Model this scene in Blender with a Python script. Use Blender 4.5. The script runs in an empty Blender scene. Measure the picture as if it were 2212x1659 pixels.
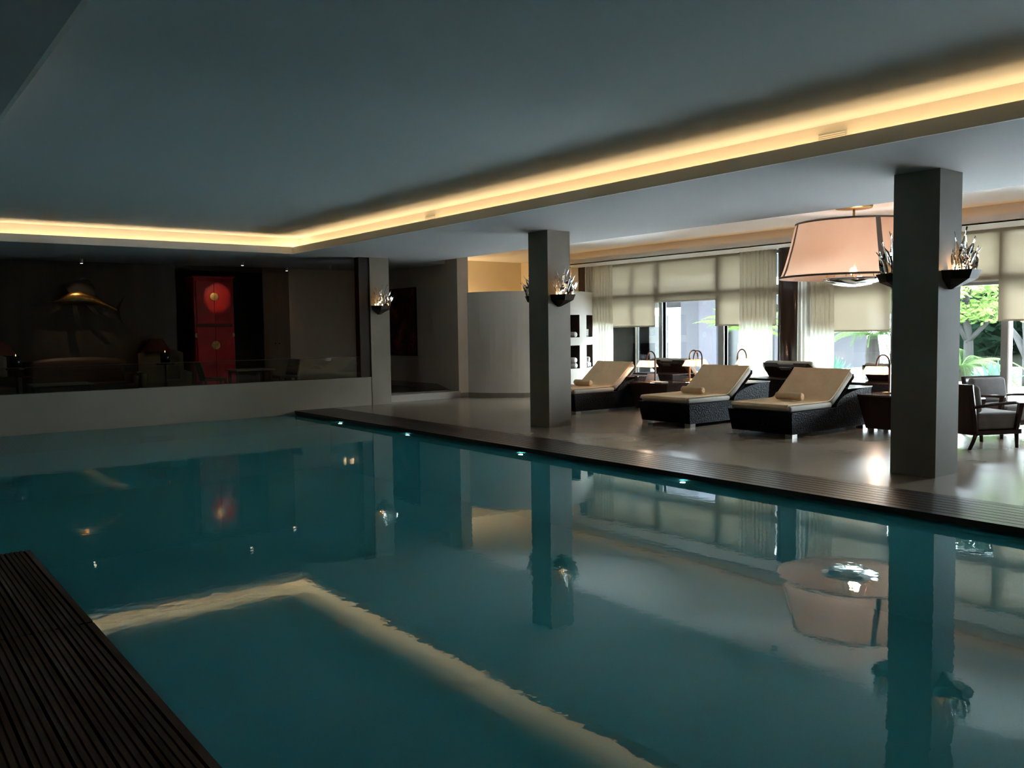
import bpy, math, random
from mathutils import Vector, Matrix
random.seed(7)
sc = bpy.context.scene
col = sc.collection
PI = math.pi
R = math.radians

# ---------------------------------------------------------------- camera, sky, exposure
def rot_from(yaw, pitch, roll):
    f = Vector((math.sin(yaw) * math.cos(pitch), math.cos(yaw) * math.cos(pitch), -math.sin(pitch)))
    r = Vector((math.cos(yaw), -math.sin(yaw), 0))
    d = f.cross(r)
    r2 = r * math.cos(roll) + d * math.sin(roll)
    d2 = -r * math.sin(roll) + d * math.cos(roll)
    u = -d2
    b = -f
    return Matrix(((r2.x, u.x, b.x, 0), (r2.y, u.y, b.y, 0), (r2.z, u.z, b.z, 1.5), (0, 0, 0, 1)))

cam_data = bpy.data.cameras.new('camera')
cam = bpy.data.objects.new('camera', cam_data)
col.objects.link(cam)
cam_data.sensor_width = 36
cam_data.lens = 1882.26 / 2212 * 36
cam_data.clip_start = 0.05
cam.matrix_world = rot_from(R(37.4358), R(3.6197), R(0.7794))
sc.camera = cam

sc.view_settings.view_transform = 'Standard'
sc.view_settings.look = 'None'
sc.view_settings.gamma = 1
sc.view_settings.use_curve_mapping = False
sc.view_settings.exposure = 0.0
cy = sc.cycles
cy.use_denoising = True
cy.max_bounces = 9
cy.diffuse_bounces = 5
cy.glossy_bounces = 4
cy.transmission_bounces = 6
cy.transparent_max_bounces = 14
cy.caustics_reflective = False
cy.caustics_refractive = False
cy.sample_clamp_indirect = 60.0
cy.blur_glossy = 0.5

SKY = 54.0
world = bpy.data.worlds.new('overcast_sky')
sc.world = world
world.use_nodes = True
wn = world.node_tree
wn.nodes['Background'].inputs[0].default_value = (0.80, 0.90, 1.0, 1)
wn.nodes['Background'].inputs[1].default_value = SKY

def portal(y0, y1, z0, z1, x):                     # daylight openings of the window wall
    L = bpy.data.lights.new('window_portal', 'AREA')
    L.shape = 'RECTANGLE'
    L.size = z1 - z0
    L.size_y = y1 - y0
    L.cycles.is_portal = True
    o = bpy.data.objects.new('window_portal', L)
    col.objects.link(o)
    o.location = (x, (y0 + y1) / 2, (z0 + z1) / 2)
    o.rotation_euler = (0, R(90), 0)
portal(10.32, 15.67, 0, 2.97, 14.75)
portal(2.6, 9.75, 0, 2.97, 14.75)

# ---------------------------------------------------------------- materials
def lin(c):
    return tuple((v / 12.92 if v <= 0.04045 else ((v + 0.055) / 1.055) ** 2.4) for v in c)
def rgb(r, g, b):
    return lin((r / 255, g / 255, b / 255))

MATS = {}
def mat(name, c, rough=0.6, metal=0.0, spec=0.5, noise=None, bump=None, trans=0.0, ior=1.45, emit=None, estr=0.0):
    """noise=(scale, amount[, stretch]) varies the base colour; bump=(scale, strength[, stretch])."""
    m = bpy.data.materials.new(name)
    m.use_nodes = True
    nt = m.node_tree
    p = nt.nodes['Principled BSDF']
    p.inputs['Base Color'].default_value = (*c, 1)
    p.inputs['Roughness'].default_value = rough
    p.inputs['Metallic'].default_value = metal
    p.inputs['Specular IOR Level'].default_value = spec
    p.inputs['Transmission Weight'].default_value = trans
    p.inputs['IOR'].default_value = ior
    if emit:
        p.inputs['Emission Color'].default_value = (*emit, 1)
        p.inputs['Emission Strength'].default_value = estr
    tc = None
    def coords(stretch):
        nonlocal tc
        if tc is None:
            tc = nt.nodes.new('ShaderNodeTexCoord')
        mp = nt.nodes.new('ShaderNodeMapping')
        mp.inputs['Scale'].default_value = stretch
        nt.links.new(tc.outputs['Object'], mp.inputs['Vector'])
        return mp.outputs['Vector']
    if noise:
        n = nt.nodes.new('ShaderNodeTexNoise')
        n.inputs['Scale'].default_value = noise[0]
        n.inputs['Detail'].default_value = 5
        nt.links.new(coords(noise[2] if len(noise) > 2 else (1, 1, 1)), n.inputs['Vector'])
        r = nt.nodes.new('ShaderNodeValToRGB')
        a = noise[1]
        r.color_ramp.elements[0].position = 0.3
        r.color_ramp.elements[1].position = 0.7
        r.color_ramp.elements[0].color = (*[max(0, v * (1 - a)) for v in c], 1)
        r.color_ramp.elements[1].color = (*[min(1, v * (1 + a)) for v in c], 1)
        nt.links.new(n.outputs['Fac'], r.inputs['Fac'])
        nt.links.new(r.outputs['Color'], p.inputs['Base Color'])
    if bump:
        n = nt.nodes.new('ShaderNodeTexNoise')
        n.inputs['Scale'].default_value = bump[0]
        n.inputs['Detail'].default_value = 4
        nt.links.new(coords(bump[2] if len(bump) > 2 else (1, 1, 1)), n.inputs['Vector'])
        b = nt.nodes.new('ShaderNodeBump')
        b.inputs['Strength'].default_value = bump[1]
        b.inputs['Distance'].default_value = 0.02
        nt.links.new(n.outputs['Fac'], b.inputs['Height'])
        nt.links.new(b.outputs['Normal'], p.inputs['Normal'])
    MATS[name] = m
    return m

def node_mat(name):
    m = bpy.data.materials.new(name)
    m.use_nodes = True
    nt = m.node_tree
    nt.nodes.clear()
    out = nt.nodes.new('ShaderNodeOutputMaterial')
    MATS[name] = m
    return m, nt, out

def clear_glass(name, tint=(0.97, 0.99, 0.98), ior=1.5, rough=0.0):
    m, nt, out = node_mat(name)
    t = nt.nodes.new('ShaderNodeBsdfTransparent'); t.inputs[0].default_value = (*tint, 1)
    g = nt.nodes.new('ShaderNodeBsdfGlossy'); g.inputs['Roughness'].default_value = rough
    f = nt.nodes.new('ShaderNodeFresnel'); f.inputs[0].default_value = ior
    x = nt.nodes.new('ShaderNodeMixShader')
    nt.links.new(f.outputs[0], x.inputs[0]); nt.links.new(t.outputs[0], x.inputs[1]); nt.links.new(g.outputs[0], x.inputs[2])
    nt.links.new(x.outputs[0], out.inputs[0])
    return m

def cloth_through(name, c, translucent=0.5, clear=0.1, weave=None, tc=None):
    """woven cloth that lets light through: diffuse + translucent + gaps of the weave."""
    m, nt, out = node_mat(name)
    d = nt.nodes.new('ShaderNodeBsdfDiffuse'); d.inputs[0].default_value = (*c, 1)
    t = nt.nodes.new('ShaderNodeBsdfTranslucent'); t.inputs[0].default_value = (*(tc or c), 1)
    a = nt.nodes.new('ShaderNodeMixShader'); a.inputs[0].default_value = translucent
    nt.links.new(d.outputs[0], a.inputs[1]); nt.links.new(t.outputs[0], a.inputs[2])
    last = a
    if clear > 0:
        tr = nt.nodes.new('ShaderNodeBsdfTransparent')
        b = nt.nodes.new('ShaderNodeMixShader'); b.inputs[0].default_value = clear
        nt.links.new(a.outputs[0], b.inputs[1]); nt.links.new(tr.outputs[0], b.inputs[2])
        last = b
    nt.links.new(last.outputs[0], out.inputs[0])
    return m

def glow(name, c, s):
    m, nt, out = node_mat(name)
    e = nt.nodes.new('ShaderNodeEmission'); e.inputs[0].default_value = (*c, 1); e.inputs[1].default_value = s
    nt.links.new(e.outputs[0], out.inputs[0])
    return m

WARM = (1.0, 0.56, 0.20)
PLASTER = mat('white_plaster', (0.62, 0.585, 0.535), 0.75, noise=(0.7, 0.03))
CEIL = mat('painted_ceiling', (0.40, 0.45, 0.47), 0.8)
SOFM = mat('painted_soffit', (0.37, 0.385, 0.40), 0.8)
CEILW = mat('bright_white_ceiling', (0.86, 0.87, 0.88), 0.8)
TRIMM = mat('cove_paint', (0.66, 0.64, 0.60), 0.8)
LIME = mat('limestone', (0.255, 0.218, 0.174), 0.6, noise=(1.6, 0.10), bump=(40, 0.04))
PARAPET = mat('pale_limestone', (0.34, 0.30, 0.255), 0.55, noise=(1.2, 0.07))
FLOOR = mat('polished_stone_floor', (0.235, 0.185, 0.135), 0.25, spec=0.5, noise=(1.3, 0.07))
SKIRT = mat('stone_skirting', (0.27, 0.24, 0.20), 0.4, noise=(3, 0.1))
DECK = mat('dark_hardwood', (0.024, 0.013, 0.009), 0.32, noise=(9, 0.35, (1, 0.06, 1)), bump=(30, 0.05, (1, 0.05, 1)))
DECK2 = mat('ribbed_dark_decking', (0.085, 0.052, 0.040), 0.7, spec=0.25, noise=(9, 0.35, (1, 0.06, 1)))
TILE = mat('teal_pool_tile', (0.20, 0.82, 0.94), 0.4, noise=(60, 0.06))
WENGE = mat('dark_wenge', (0.022, 0.011, 0.008), 0.35, noise=(6, 0.35, (1, 1, 0.08)))
WENGE2 = mat('polished_wenge', (0.030, 0.016, 0.012), 0.14, noise=(6, 0.3, (1, 1, 0.1)))
DOORWOOD = mat('brown_wood_panel', (0.10, 0.055, 0.030), 0.45, noise=(5, 0.25, (1, 1, 0.08)))
LOUNGEWALL = mat('brown_wall_panelling', (0.045, 0.035, 0.026), 0.4, noise=(4, 0.2, (1, 1, 0.06)))
GREYWALL = mat('taupe_plaster', (0.50, 0.43, 0.35), 0.8)
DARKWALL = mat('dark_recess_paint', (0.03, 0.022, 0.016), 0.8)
YELLOW = mat('ochre_plaster', (0.84, 0.74, 0.56), 0.8)
RATTAN = mat('black_rattan', (0.0055, 0.006, 0.0095), 0.55, spec=0.12)
def weave(m, scale):
    nt = m.node_tree; p = nt.nodes['Principled BSDF']
    tc = nt.nodes.new('ShaderNodeTexCoord')
    ck = nt.nodes.new('ShaderNodeTexChecker'); ck.inputs['Scale'].default_value = scale
    nt.links.new(tc.outputs['Object'], ck.inputs['Vector'])
    wv = nt.nodes.new('ShaderNodeTexVoronoi'); wv.inputs['Scale'].default_value = scale * 0.9
    nt.links.new(tc.outputs['Object'], wv.inputs['Vector'])
    ad = nt.nodes.new('ShaderNodeMath'); ad.operation = 'ADD'
    nt.links.new(ck.outputs['Fac'], ad.inputs[0]); nt.links.new(wv.outputs['Distance'], ad.inputs[1])
    b = nt.nodes.new('ShaderNodeBump'); b.inputs['Strength'].default_value = 0.8; b.inputs['Distance'].default_value = 0.01
    nt.links.new(ad.outputs[0], b.inputs['Height']); nt.links.new(b.outputs['Normal'], p.inputs['Normal'])
weave(RATTAN, 55)
CREAM = mat('cream_canvas', (0.46, 0.43, 0.375), 0.9, noise=(6, 0.05), bump=(60, 0.1))
TOWEL = mat('beige_terry', (0.71, 0.50, 0.29), 0.95, noise=(5, 0.08), bump=(140, 0.35))
TOWELW = mat('white_terry', (0.80, 0.80, 0.78), 0.95, bump=(120, 0.3))
CHROME = mat('brushed_steel', (0.55, 0.54, 0.52), 0.3, metal=1.0)
MIRROR = mat('polished_chrome', (0.75, 0.76, 0.77), 0.05, metal=1.0)
BRONZE = mat('dark_bronze', (0.035, 0.024, 0.014), 0.5, metal=0.6, noise=(9, 0.4))
BRASS = mat('aged_brass', (0.45, 0.28, 0.10), 0.35, metal=1.0, noise=(12, 0.25))
FISHMAT = mat('gilded_bronze', (0.40, 0.22, 0.07), 0.3, metal=1.0, noise=(4, 0.4))
COPPER = mat('brown_leather', (0.085, 0.035, 0.016), 0.35, spec=0.6)
GREYFAB = mat('grey_upholstery', (0.19, 0.17, 0.16), 0.9, noise=(8, 0.1), bump=(90, 0.15))
MAHOG = mat('dark_mahogany', (0.035, 0.012, 0.009), 0.28, noise=(7, 0.3, (1, 1, 0.1)))
BLACK = mat('black_lacquer', (0.008, 0.008, 0.008), 0.25)
DARKSTEEL = mat('grey_window_frame', (0.2, 0.2, 0.2), 0.45, noise=(4, 0.05))
WHITEFRAME = mat('white_window_frame', (0.80, 0.82, 0.82), 0.4)
REDLAC = mat('red_lacquer', (0.42, 0.010, 0.012), 0.28, noise=(2.2, 0.35))
PAINT = mat('oil_painting', (0.07, 0.012, 0.008), 0.6)
def painting_nodes(m):
    nt = m.node_tree; p = nt.nodes['Principled BSDF']
    tc = nt.nodes.new('ShaderNodeTexCoord')
    n = nt.nodes.new('ShaderNodeTexNoise'); n.inputs['Scale'].default_value = 2.6; n.inputs['Detail'].default_value = 9
    n.inputs['Roughness'].default_value = 0.7
    nt.links.new(tc.outputs['Object'], n.inputs['Vector'])
    r = nt.nodes.new('ShaderNodeValToRGB')
    e = r.color_ramp.elements
    e[0].position = 0.42; e[0].color = (0.018, 0.004, 0.003, 1)
    e[1].position = 0.72; e[1].color = (0.42, 0.07, 0.03, 1)
    q = r.color_ramp.elements.new(0.55); q.color = (0.14, 0.014, 0.008, 1)
    nt.links.new(n.outputs['Fac'], r.inputs['Fac']); nt.links.new(r.outputs['Color'], p.inputs['Base Color'])
painting_nodes(PAINT)
GLASS = clear_glass('window_glass', (0.96, 0.99, 0.98), 1.45)
RAILGLASS = clear_glass('balustrade_glass', (0.90, 0.95, 0.93), 1.52)
TUMBLER = clear_glass('tumbler_glass', (0.92, 0.95, 0.95), 1.5)
CRYSTAL = mat('blown_crystal', (1, 1, 1), 0.02, trans=1.0, ior=1.5)
BLIND = cloth_through('linen_blind', (0.50, 0.45, 0.35), 0.5, 0.003, tc=(0.14, 0.112, 0.076))
SHEER = cloth_through('sheer_curtain', (0.45, 0.42, 0.35), 0.6, 0.42, tc=(0.75, 0.72, 0.62))
SHADE = cloth_through('white_lamp_fabric', (0.80, 0.72, 0.66), 0.62, 0.0)
PEACH = cloth_through('organza_shade', (0.66, 0.47, 0.37), 0.6, 0.10, tc=(0.64, 0.42, 0.30))
BAND = mat('taupe_ribbon', (0.16, 0.12, 0.10), 0.7)
REDSHADE = mat('rust_lamp_fabric', (0.16, 0.05, 0.03), 0.9)
BULB = glow('lamp_bulb', (1.0, 0.66, 0.34), 60)
COVE = glow('cove_strip', (1.0, 0.62, 0.29), 34.0)
COVE2 = glow('dim_cove_strip', (1.0, 0.55, 0.20), 3.0)
SPOTGLOW = glow('spot_lens', (1.0, 0.85, 0.6), 14)
POOLGLOW = glow('pool_lamp_lens', (1.0, 0.92, 0.80), 22)
FLAME = glow('candle_flame', (1.0, 0.55, 0.2), 2.0)
WAX = mat('candle_wax', (0.7, 0.6, 0.45), 0.5)
BROWNSOFA = mat('chocolate_leather', (0.05, 0.024, 0.016), 0.45)
CREAMSOFA = mat('ecru_upholstery', (0.20, 0.16, 0.11), 0.85)
PAPER = mat('dark_menu_card', (0.03, 0.03, 0.035), 0.4)
# outdoors
PAVE = mat('pale_paving', (0.84, 0.84, 0.82), 0.7, noise=(2, 0.05))
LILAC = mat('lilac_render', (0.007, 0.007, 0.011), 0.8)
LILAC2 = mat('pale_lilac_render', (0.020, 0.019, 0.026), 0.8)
DARKGLASS = mat('dark_facade_glass', (0.006, 0.008, 0.008), 0.25, spec=0.25)
WHITEOUT = mat('white_render', (0.5, 0.51, 0.52), 0.7)
LAWN = mat('lawn_grass', (0.04, 0.08, 0.02), 0.9, noise=(20, 0.3))
def leafmat(name, c, tr=0.35):
    m, nt, out = node_mat(name)
    d = nt.nodes.new('ShaderNodeBsdfDiffuse'); d.inputs[0].default_value = (*c, 1)
    t = nt.nodes.new('ShaderNodeBsdfTranslucent'); t.inputs[0].default_value = (*[min(1, v * 1.3) for v in c], 1)
    x = nt.nodes.new('ShaderNodeMixShader'); x.inputs[0].default_value = tr
    nt.links.new(d.outputs[0], x.inputs[1]); nt.links.new(t.outputs[0], x.inputs[2]); nt.links.new(x.outputs[0], out.inputs[0])
    return m
LEAF1 = leafmat('maple_leaf', (0.16, 0.24, 0.075))
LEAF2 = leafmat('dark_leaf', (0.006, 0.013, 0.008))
LEAF3 = leafmat('cycad_leaf', (0.045, 0.075, 0.028))
LEAF4 = leafmat('agave_leaf', (0.035, 0.075, 0.055))
LEAF5 = leafmat('palm_leaf', (0.05, 0.085, 0.02))
BARK = mat('grey_bark', (0.016, 0.015, 0.015), 0.9, noise=(6, 0.3, (1, 1, 0.2)))
PALMBARK = mat('palm_bark', (0.008, 0.006, 0.0045), 0.95, noise=(10, 0.4))

# ---------------------------------------------------------------- mesh helpers
class MB:
    def __init__(s):
        s.v = []; s.f = []
    def add(s, vs, fs):
        b = len(s.v)
        s.v += [tuple(p) for p in vs]
        s.f += [tuple(b + i for i in f) for f in fs]
        return s
    def hexa(s, p):          # 4 bottom (ccw) + 4 top
        return s.add(p, [(3, 2, 1, 0), (4, 5, 6, 7), (0, 1, 5, 4), (1, 2, 6, 5), (2, 3, 7, 6), (3, 0, 4, 7)])
    def box(s, x0, x1, y0, y1, z0, z1):
        return s.hexa([(x0, y0, z0), (x1, y0, z0), (x1, y1, z0), (x0, y1, z0), (x0, y0, z1), (x1, y0, z1), (x1, y1, z1), (x0, y1, z1)])
    def prism(s, poly, a, b, axis='y', inset=None):
        """poly: 2-D outline; extruded along axis from a to b."""
        n = len(poly)
        def P(q, t):
            if axis == 'y': return (q[0], t, q[1])
            if axis == 'x': return (t, q[0], q[1])
            return (q[0], q[1], t)
        vs = [P(q, a) for q in poly] + [P(q, b) for q in poly]
        fs = [tuple(range(n)), tuple(range(2 * n - 1, n - 1, -1))]
        fs += [(i, n + i, n + (i + 1) % n, (i + 1) % n) for i in range(n)]
        return s.add(vs, fs)
    def lathe(s, prof, c=(0, 0, 0), seg=32, closed=False, sx=1.0, sy=1.0, a0=0, a1=2 * PI):
        n = len(prof); full = abs(a1 - a0 - 2 * PI) < 1e-6
        ns = seg if full else seg + 1
        vs = []
        for i in range(ns):
            t = a0 + (a1 - a0) * i / seg
            for r, z in prof:
                vs.append((c[0] + r * sx * math.cos(t), c[1] + r * sy * math.sin(t), c[2] + z))
        fs = []
        for i in range(seg):
            j = (i + 1) % ns
            for k in range(n - 1):
                fs.append((i * n + k, j * n + k, j * n + k + 1, i * n + k + 1))
            if closed:
                fs.append((i * n + n - 1, j * n + n - 1, j * n, i * n))
        return s.add(vs, fs)
    def tube(s, path, r, seg=8, flat=1.0):
        """tube along path; r a number or list."""
        n = len(path); P = [Vector(p) for p in path]
        rs = r if isinstance(r, (list, tuple)) else [r] * n
        vs = []; up = Vector((0, 0, 1)); prev = None
        for i in range(n):
            d = (P[min(i + 1, n - 1)] - P[max(i - 1, 0)]).normalized()
            if prev is None:
                a = d.orthogonal().normalized()
            else:
                a = (prev - d * prev.dot(d)).normalized()
            prev = a
            b = d.cross(a)
            for k in range(seg):
                t = 2 * PI * k / seg
                vs.append(P[i] + (a * math.cos(t) + b * math.sin(t) * flat) * rs[i])
        fs = []
        for i in range(n - 1):
            for k in range(seg):
                l = (k + 1) % seg
                fs.append((i * seg + k, i * seg + l, (i + 1) * seg + l, (i + 1) * seg + k))
        fs.append(tuple(range(seg - 1, -1, -1))); fs.append(tuple((n - 1) * seg + k for k in range(seg)))
        return s.add(vs, fs)
    def cyl(s, c, r, z0, z1, seg=24, r2=None):
        r2 = r if r2 is None else r2
        return s.lathe([(0, z0), (r, z0), (r2, z1), (0, z1)], (c[0], c[1], 0), seg)
    def grid(s, fn, nu, nv):
        vs = [fn(u / nu, v / nv) for u in range(nu + 1) for v in range(nv + 1)]
        w = nv + 1
        return s.add(vs, [(u * w + v, (u + 1) * w + v, (u + 1) * w + v + 1, u * w + v + 1) for u in range(nu) for v in range(nv)])
    def xf(s, M):
        s.v = [tuple(M @ Vector(p)) for p in s.v]
        return s
    def build(s, name, m, parent=None, smooth=False, bevel=0, solid=0, seg=2, sub=0, loc=None, weld=False, recalc=True):
        me = bpy.data.meshes.new(name)
        me.from_pydata(s.v, [], s.f)
        import bmesh
        bm = bmesh.new(); bm.from_mesh(me)
        if weld: bmesh.ops.remove_doubles(bm, verts=bm.verts, dist=1e-5)
        if not solid and recalc: bmesh.ops.recalc_face_normals(bm, faces=bm.faces)
        bm.to_mesh(me); bm.free()
        me.materials.append(m)
        if smooth:
            for p in me.polygons: p.use_smooth = True
        o = bpy.data.objects.new(name, me)
        col.objects.link(o)
        if parent: o.parent = parent
        if loc: o.location = loc
        if solid:
            k = o.modifiers.new('thickness', 'SOLIDIFY'); k.thickness = solid; k.offset = 0
        if bevel:
            k = o.modifiers.new('bevel', 'BEVEL'); k.width = bevel; k.segments = seg; k.limit_method = 'ANGLE'; k.angle_limit = R(40)
            if smooth or seg > 2:
                for p in me.polygons: p.use_smooth = True
        if sub:
            k = o.modifiers.new('subdivision', 'SUBSURF'); k.levels = sub; k.render_levels = sub
        return o

def tag(o, label=None, cat=None, group=None, kind=None):
    if label: o['label'] = label
    if cat: o['category'] = cat
    if group: o['group'] = group
    if kind: o['kind'] = kind
    return o
def thing(name, label, cat, loc=(0, 0, 0), rz=0, group=None):
    o = bpy.data.objects.new(name, None)
    o.empty_display_size = 0.1
    col.objects.link(o)
    o.location = loc; o.rotation_euler = (0, 0, rz)
    return tag(o, label, cat, group)
def struct(mb, name, m, label=None, **kw):
    o = mb.build(name, m, **kw)
    if not kw.get('parent'):
        o['kind'] = 'structure'
        if label: o['label'] = label
    return o
def kids(o):
    return [c for c in bpy.data.objects if c.parent == o]
def copy_tree(o, parent=None):
    c = o.copy(); col.objects.link(c)
    if parent is not None: c.parent = parent
    for ch in kids(o): copy_tree(ch, c)
    return c
def lamp_light(parent, loc, watts, radius=0.04, c=WARM, kind='POINT', spot=None, aim=None):
    L = bpy.data.lights.new('lamp_light', kind)
    L.energy = watts; L.color = c; L.shadow_soft_size = radius
    if spot: L.spot_size = R(spot); L.spot_blend = 0.6
    o = bpy.data.objects.new('lamp_light', L); col.objects.link(o)
    o.location = loc
    if parent: o.parent = parent
    if aim is not None:
        o.rotation_euler = (Vector(aim) - Vector(loc)).to_track_quat('-Z', 'Y').to_euler()
    return o

# ---------------------------------------------------------------- levels and lines of the place
WZ = -0.08            # water
SOF = 2.968            # lower ceiling over the columns
LIP = 2.968           # bottom of the tray's edge
YW = 15.7             # parapet wall at the far end of the pool
YE = 16.0             # end wall beside the curved shower wall
XG = 14.6             # window wall
X2 = 10.14            # edge where the lower ceiling steps up to the lounger zone
CZ2 = 3.27            # ceiling of the lounger zone
TX0, TX1, TY0, TY1 = 0.936, 6.82, -6.0, 15.64    # opening of the lit ceiling tray
TZ = 3.285
LF = 0.15             # lounge floor
XH = 10.77            # corridor wall

# floor, pool
struct(MB().box(7.55, XG + 0.2, -10, 15.62, -0.3, 0).box(6.8, 7.55, 15.65, YW, -0.3, 0).box(7.55, 10.77, 15.62, 15.95, -0.3, 0).box(10.77, XG + .2, 15.62, 19.0, -0.3, 0),
       'floor', FLOOR, 'polished beige stone floor between the pool deck and the windows')
basin = MB()
basin.box(-4, 7.6, -10, YW + 0.1, -1.5, -1.15)
basin.box(7.5, 7.6, -10, YW, -1.5, -0.06)
basin.box(-4.1, -4, -10, YW, -1.5, 0)
struct(basin, 'floor_pool', TILE, 'teal tiled pool basin under the water')
struct(MB().box(-4, 7.6, YW, YW + .1, -1.5, WZ - .005), 'wall_pool_end', TILE, 'teal tiled pool wall under the far parapet')
struct(MB().box(-4.05, 0.90, -10, 6.80, -1.5, -0.06), 'wall_pool_near', TILE, 'teal tiled pool wall below the near wooden deck')

def water():
    m, nt, out = node_mat('pool_water')
    t = nt.nodes.new('ShaderNodeBsdfTransparent'); t.inputs[0].default_value = (0.88, 0.98, 1.0, 1)
    g = nt.nodes.new('ShaderNodeBsdfGlossy'); g.inputs['Roughness'].default_value = 0.0
    g.inputs['Color'].default_value = (0.93, 1.0, 1.0, 1)
    f = nt.nodes.new('ShaderNodeFresnel'); f.inputs[0].default_value = 1.33
    x = nt.nodes.new('ShaderNodeMixShader')
    tc = nt.nodes.new('ShaderNodeTexCoord')
    n1 = nt.nodes.new('ShaderNodeTexNoise'); n1.inputs['Scale'].default_value = 1.6; n1.inputs['Detail'].default_value = 2
    n2 = nt.nodes.new('ShaderNodeTexNoise'); n2.inputs['Scale'].default_value = 15; n2.inputs['Detail'].default_value = 2
    nt.links.new(tc.outputs['Object'], n1.inputs['Vector']); nt.links.new(tc.outputs['Object'], n2.inputs['Vector'])
    ad = nt.nodes.new('ShaderNodeMath'); ad.operation = 'MULTIPLY_ADD'; ad.inputs[1].default_value = 0.30
    nt.links.new(n2.outputs['Fac'], ad.inputs[0]); nt.links.new(n1.outputs['Fac'], ad.inputs[2])
    b = nt.nodes.new('ShaderNodeBump'); b.inputs['Strength'].default_value = 0.03; b.inputs['Distance'].default_value = 0.03
    nt.links.new(ad.outputs[0], b.inputs['Height'])
    nt.links.new(b.outputs[0], g.inputs['Normal'])
    df = nt.nodes.new('ShaderNodeBsdfDiffuse'); df.inputs[0].default_value = (0.11, 0.80, 0.97, 1)
    tb = nt.nodes.new('ShaderNodeMixShader'); tb.inputs[0].default_value = 0.32      # a little turbidity
    nt.links.new(t.outputs[0], tb.inputs[1]); nt.links.new(df.outputs[0], tb.inputs[2])
    nt.links.new(f.outputs[0], x.inputs[0]); nt.links.new(tb.outputs[0], x.inputs[1]); nt.links.new(g.outputs[0], x.inputs[2])
    nt.links.new(x.outputs[0], out.inputs[0])
    return m
wm = MB()
wm.add([(0.905, -9.99, WZ), (7.495, -9.99, WZ), (7.495, 6.805, WZ), (0.905, 6.805, WZ), (7.495, YW - .004, WZ), (-3.99, YW - .004, WZ), (-3.99, 6.805, WZ)], [(0, 1, 2, 3), (6, 3, 2, 4, 5)])   # faces up
tag(wm.build('pool_water', water(), recalc=False), 'still teal water of the indoor pool', 'water', kind='stuff')

# right deck: boards along the pool with dark gaps between them
d = MB()
W = (7.57 - 6.76) / 8
for i in range(8):
    x0 = 6.76 + i * W
    d.box(x0 + (0.0 if i == 0 else 0.006), x0 + W - 0.006, -10, 15.65, -0.055 if i == 0 else -0.03, 0)
d.box(6.775, 7.56, -10, 15.64, -0.054, -0.029)
struct(d, 'floor_deck_right', DECK, 'dark hardwood deck strip along the right pool edge')
# near deck: ribbed boards, cross joint at y = 4.9
d = MB()
def ribbed(y0, y1):
    x = -4.0
    prof = [(-4.0, -0.05)]
    i = 0
    while x < 0.94:
        w = 0.030
        gap = 0.009 if i % 4 else 0.014
        prof += [(x + gap, -0.05 if i % 4 == 0 else -0.007), (x + gap, 0.0), (min(x + w, 0.967), 0.0), (min(x + w, 0.967), -0.007)]
        x += w; i += 1
    prof = [p for p in prof]
    prof[-1] = (0.967, 0.0)
    n = len(prof)
    top = [(p[0], y0, p[1]) for p in prof] + [(p[0], y1, p[1]) for p in prof]
    d.add(top, [(k, k + 1, n + k + 1, n + k) for k in range(n - 1)])
    d.add([(0.967, y0, -0.06), (0.967, y1, -0.06), (0.967, y1, 0), (0.967, y0, 0)], [(0, 1, 2, 3)])
    d.add([(-4, y1, -0.06), (0.967, y1, -0.06), (0.967, y1, -0.006), (-4, y1, -0.006)], [(0, 1, 2, 3)])
ribbed(-10, 4.886); ribbed(4.906, 6.854)
d.box(-4, 0.96, -10, 6.85, -0.06, -0.045)
struct(d, 'floor_deck_near', DECK2, 'dark ribbed wooden deck in the near left corner')

# ceilings: lower soffit around the tray, tray ceiling, tray edge with light trough
s = MB()
T = 0.30
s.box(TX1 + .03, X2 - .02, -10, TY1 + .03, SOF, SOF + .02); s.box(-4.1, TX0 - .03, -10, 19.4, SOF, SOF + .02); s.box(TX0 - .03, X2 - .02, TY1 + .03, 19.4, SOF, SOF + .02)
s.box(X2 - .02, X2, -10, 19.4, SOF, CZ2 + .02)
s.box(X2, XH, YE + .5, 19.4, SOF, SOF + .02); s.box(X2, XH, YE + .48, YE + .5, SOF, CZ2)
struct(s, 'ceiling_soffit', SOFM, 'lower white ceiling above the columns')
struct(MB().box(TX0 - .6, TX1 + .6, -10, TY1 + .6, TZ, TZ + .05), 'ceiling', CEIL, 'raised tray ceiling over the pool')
e = MB()                                           # upstand lip round the tray
UP = 3.095
e.box(TX1, TX1 + .03, -10, TY1, LIP, UP); e.box(TX0 - .03, TX0, -10, TY1, LIP, UP); e.box(TX0 - .03, TX1 + .03, TY1, TY1 + .03, LIP, UP)
struct(e, 'trim_1', TRIMM, 'upright lip of the lit ceiling tray')
w = MB(); CV = 0.26
w.box(TX1 + CV, TX1 + CV + .04, -9.99, TY1 + CV, SOF + .01, TZ + .01); w.box(TX0 - CV - .04, TX0 - CV, -9.99, TY1 + CV, SOF + .01, TZ + .01); w.box(TX0 - CV - .04, TX1 + CV + .04, TY1 + CV, TY1 + CV + .04, SOF + .01, TZ + .01)
struct(w, 'trim_2', TRIMM, 'back wall of the light trough round the ceiling tray')
lt = MB()
lt.box(TX1 + .19, TX1 + .215, -9.5, TY1 + .19, SOF + .022, SOF + .047)
lt.box(TX0 + .2, TX1 + .215, TY1 + .19, TY1 + .215, SOF + .022, SOF + .047)
struct(lt, 'trim_3', COVE, 'warm light strip hidden in the right and far tray troughs')
lt = MB().box(TX0 - .155, TX0 - .13, 6.0, 9.0, SOF + .022, SOF + .047)
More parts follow.
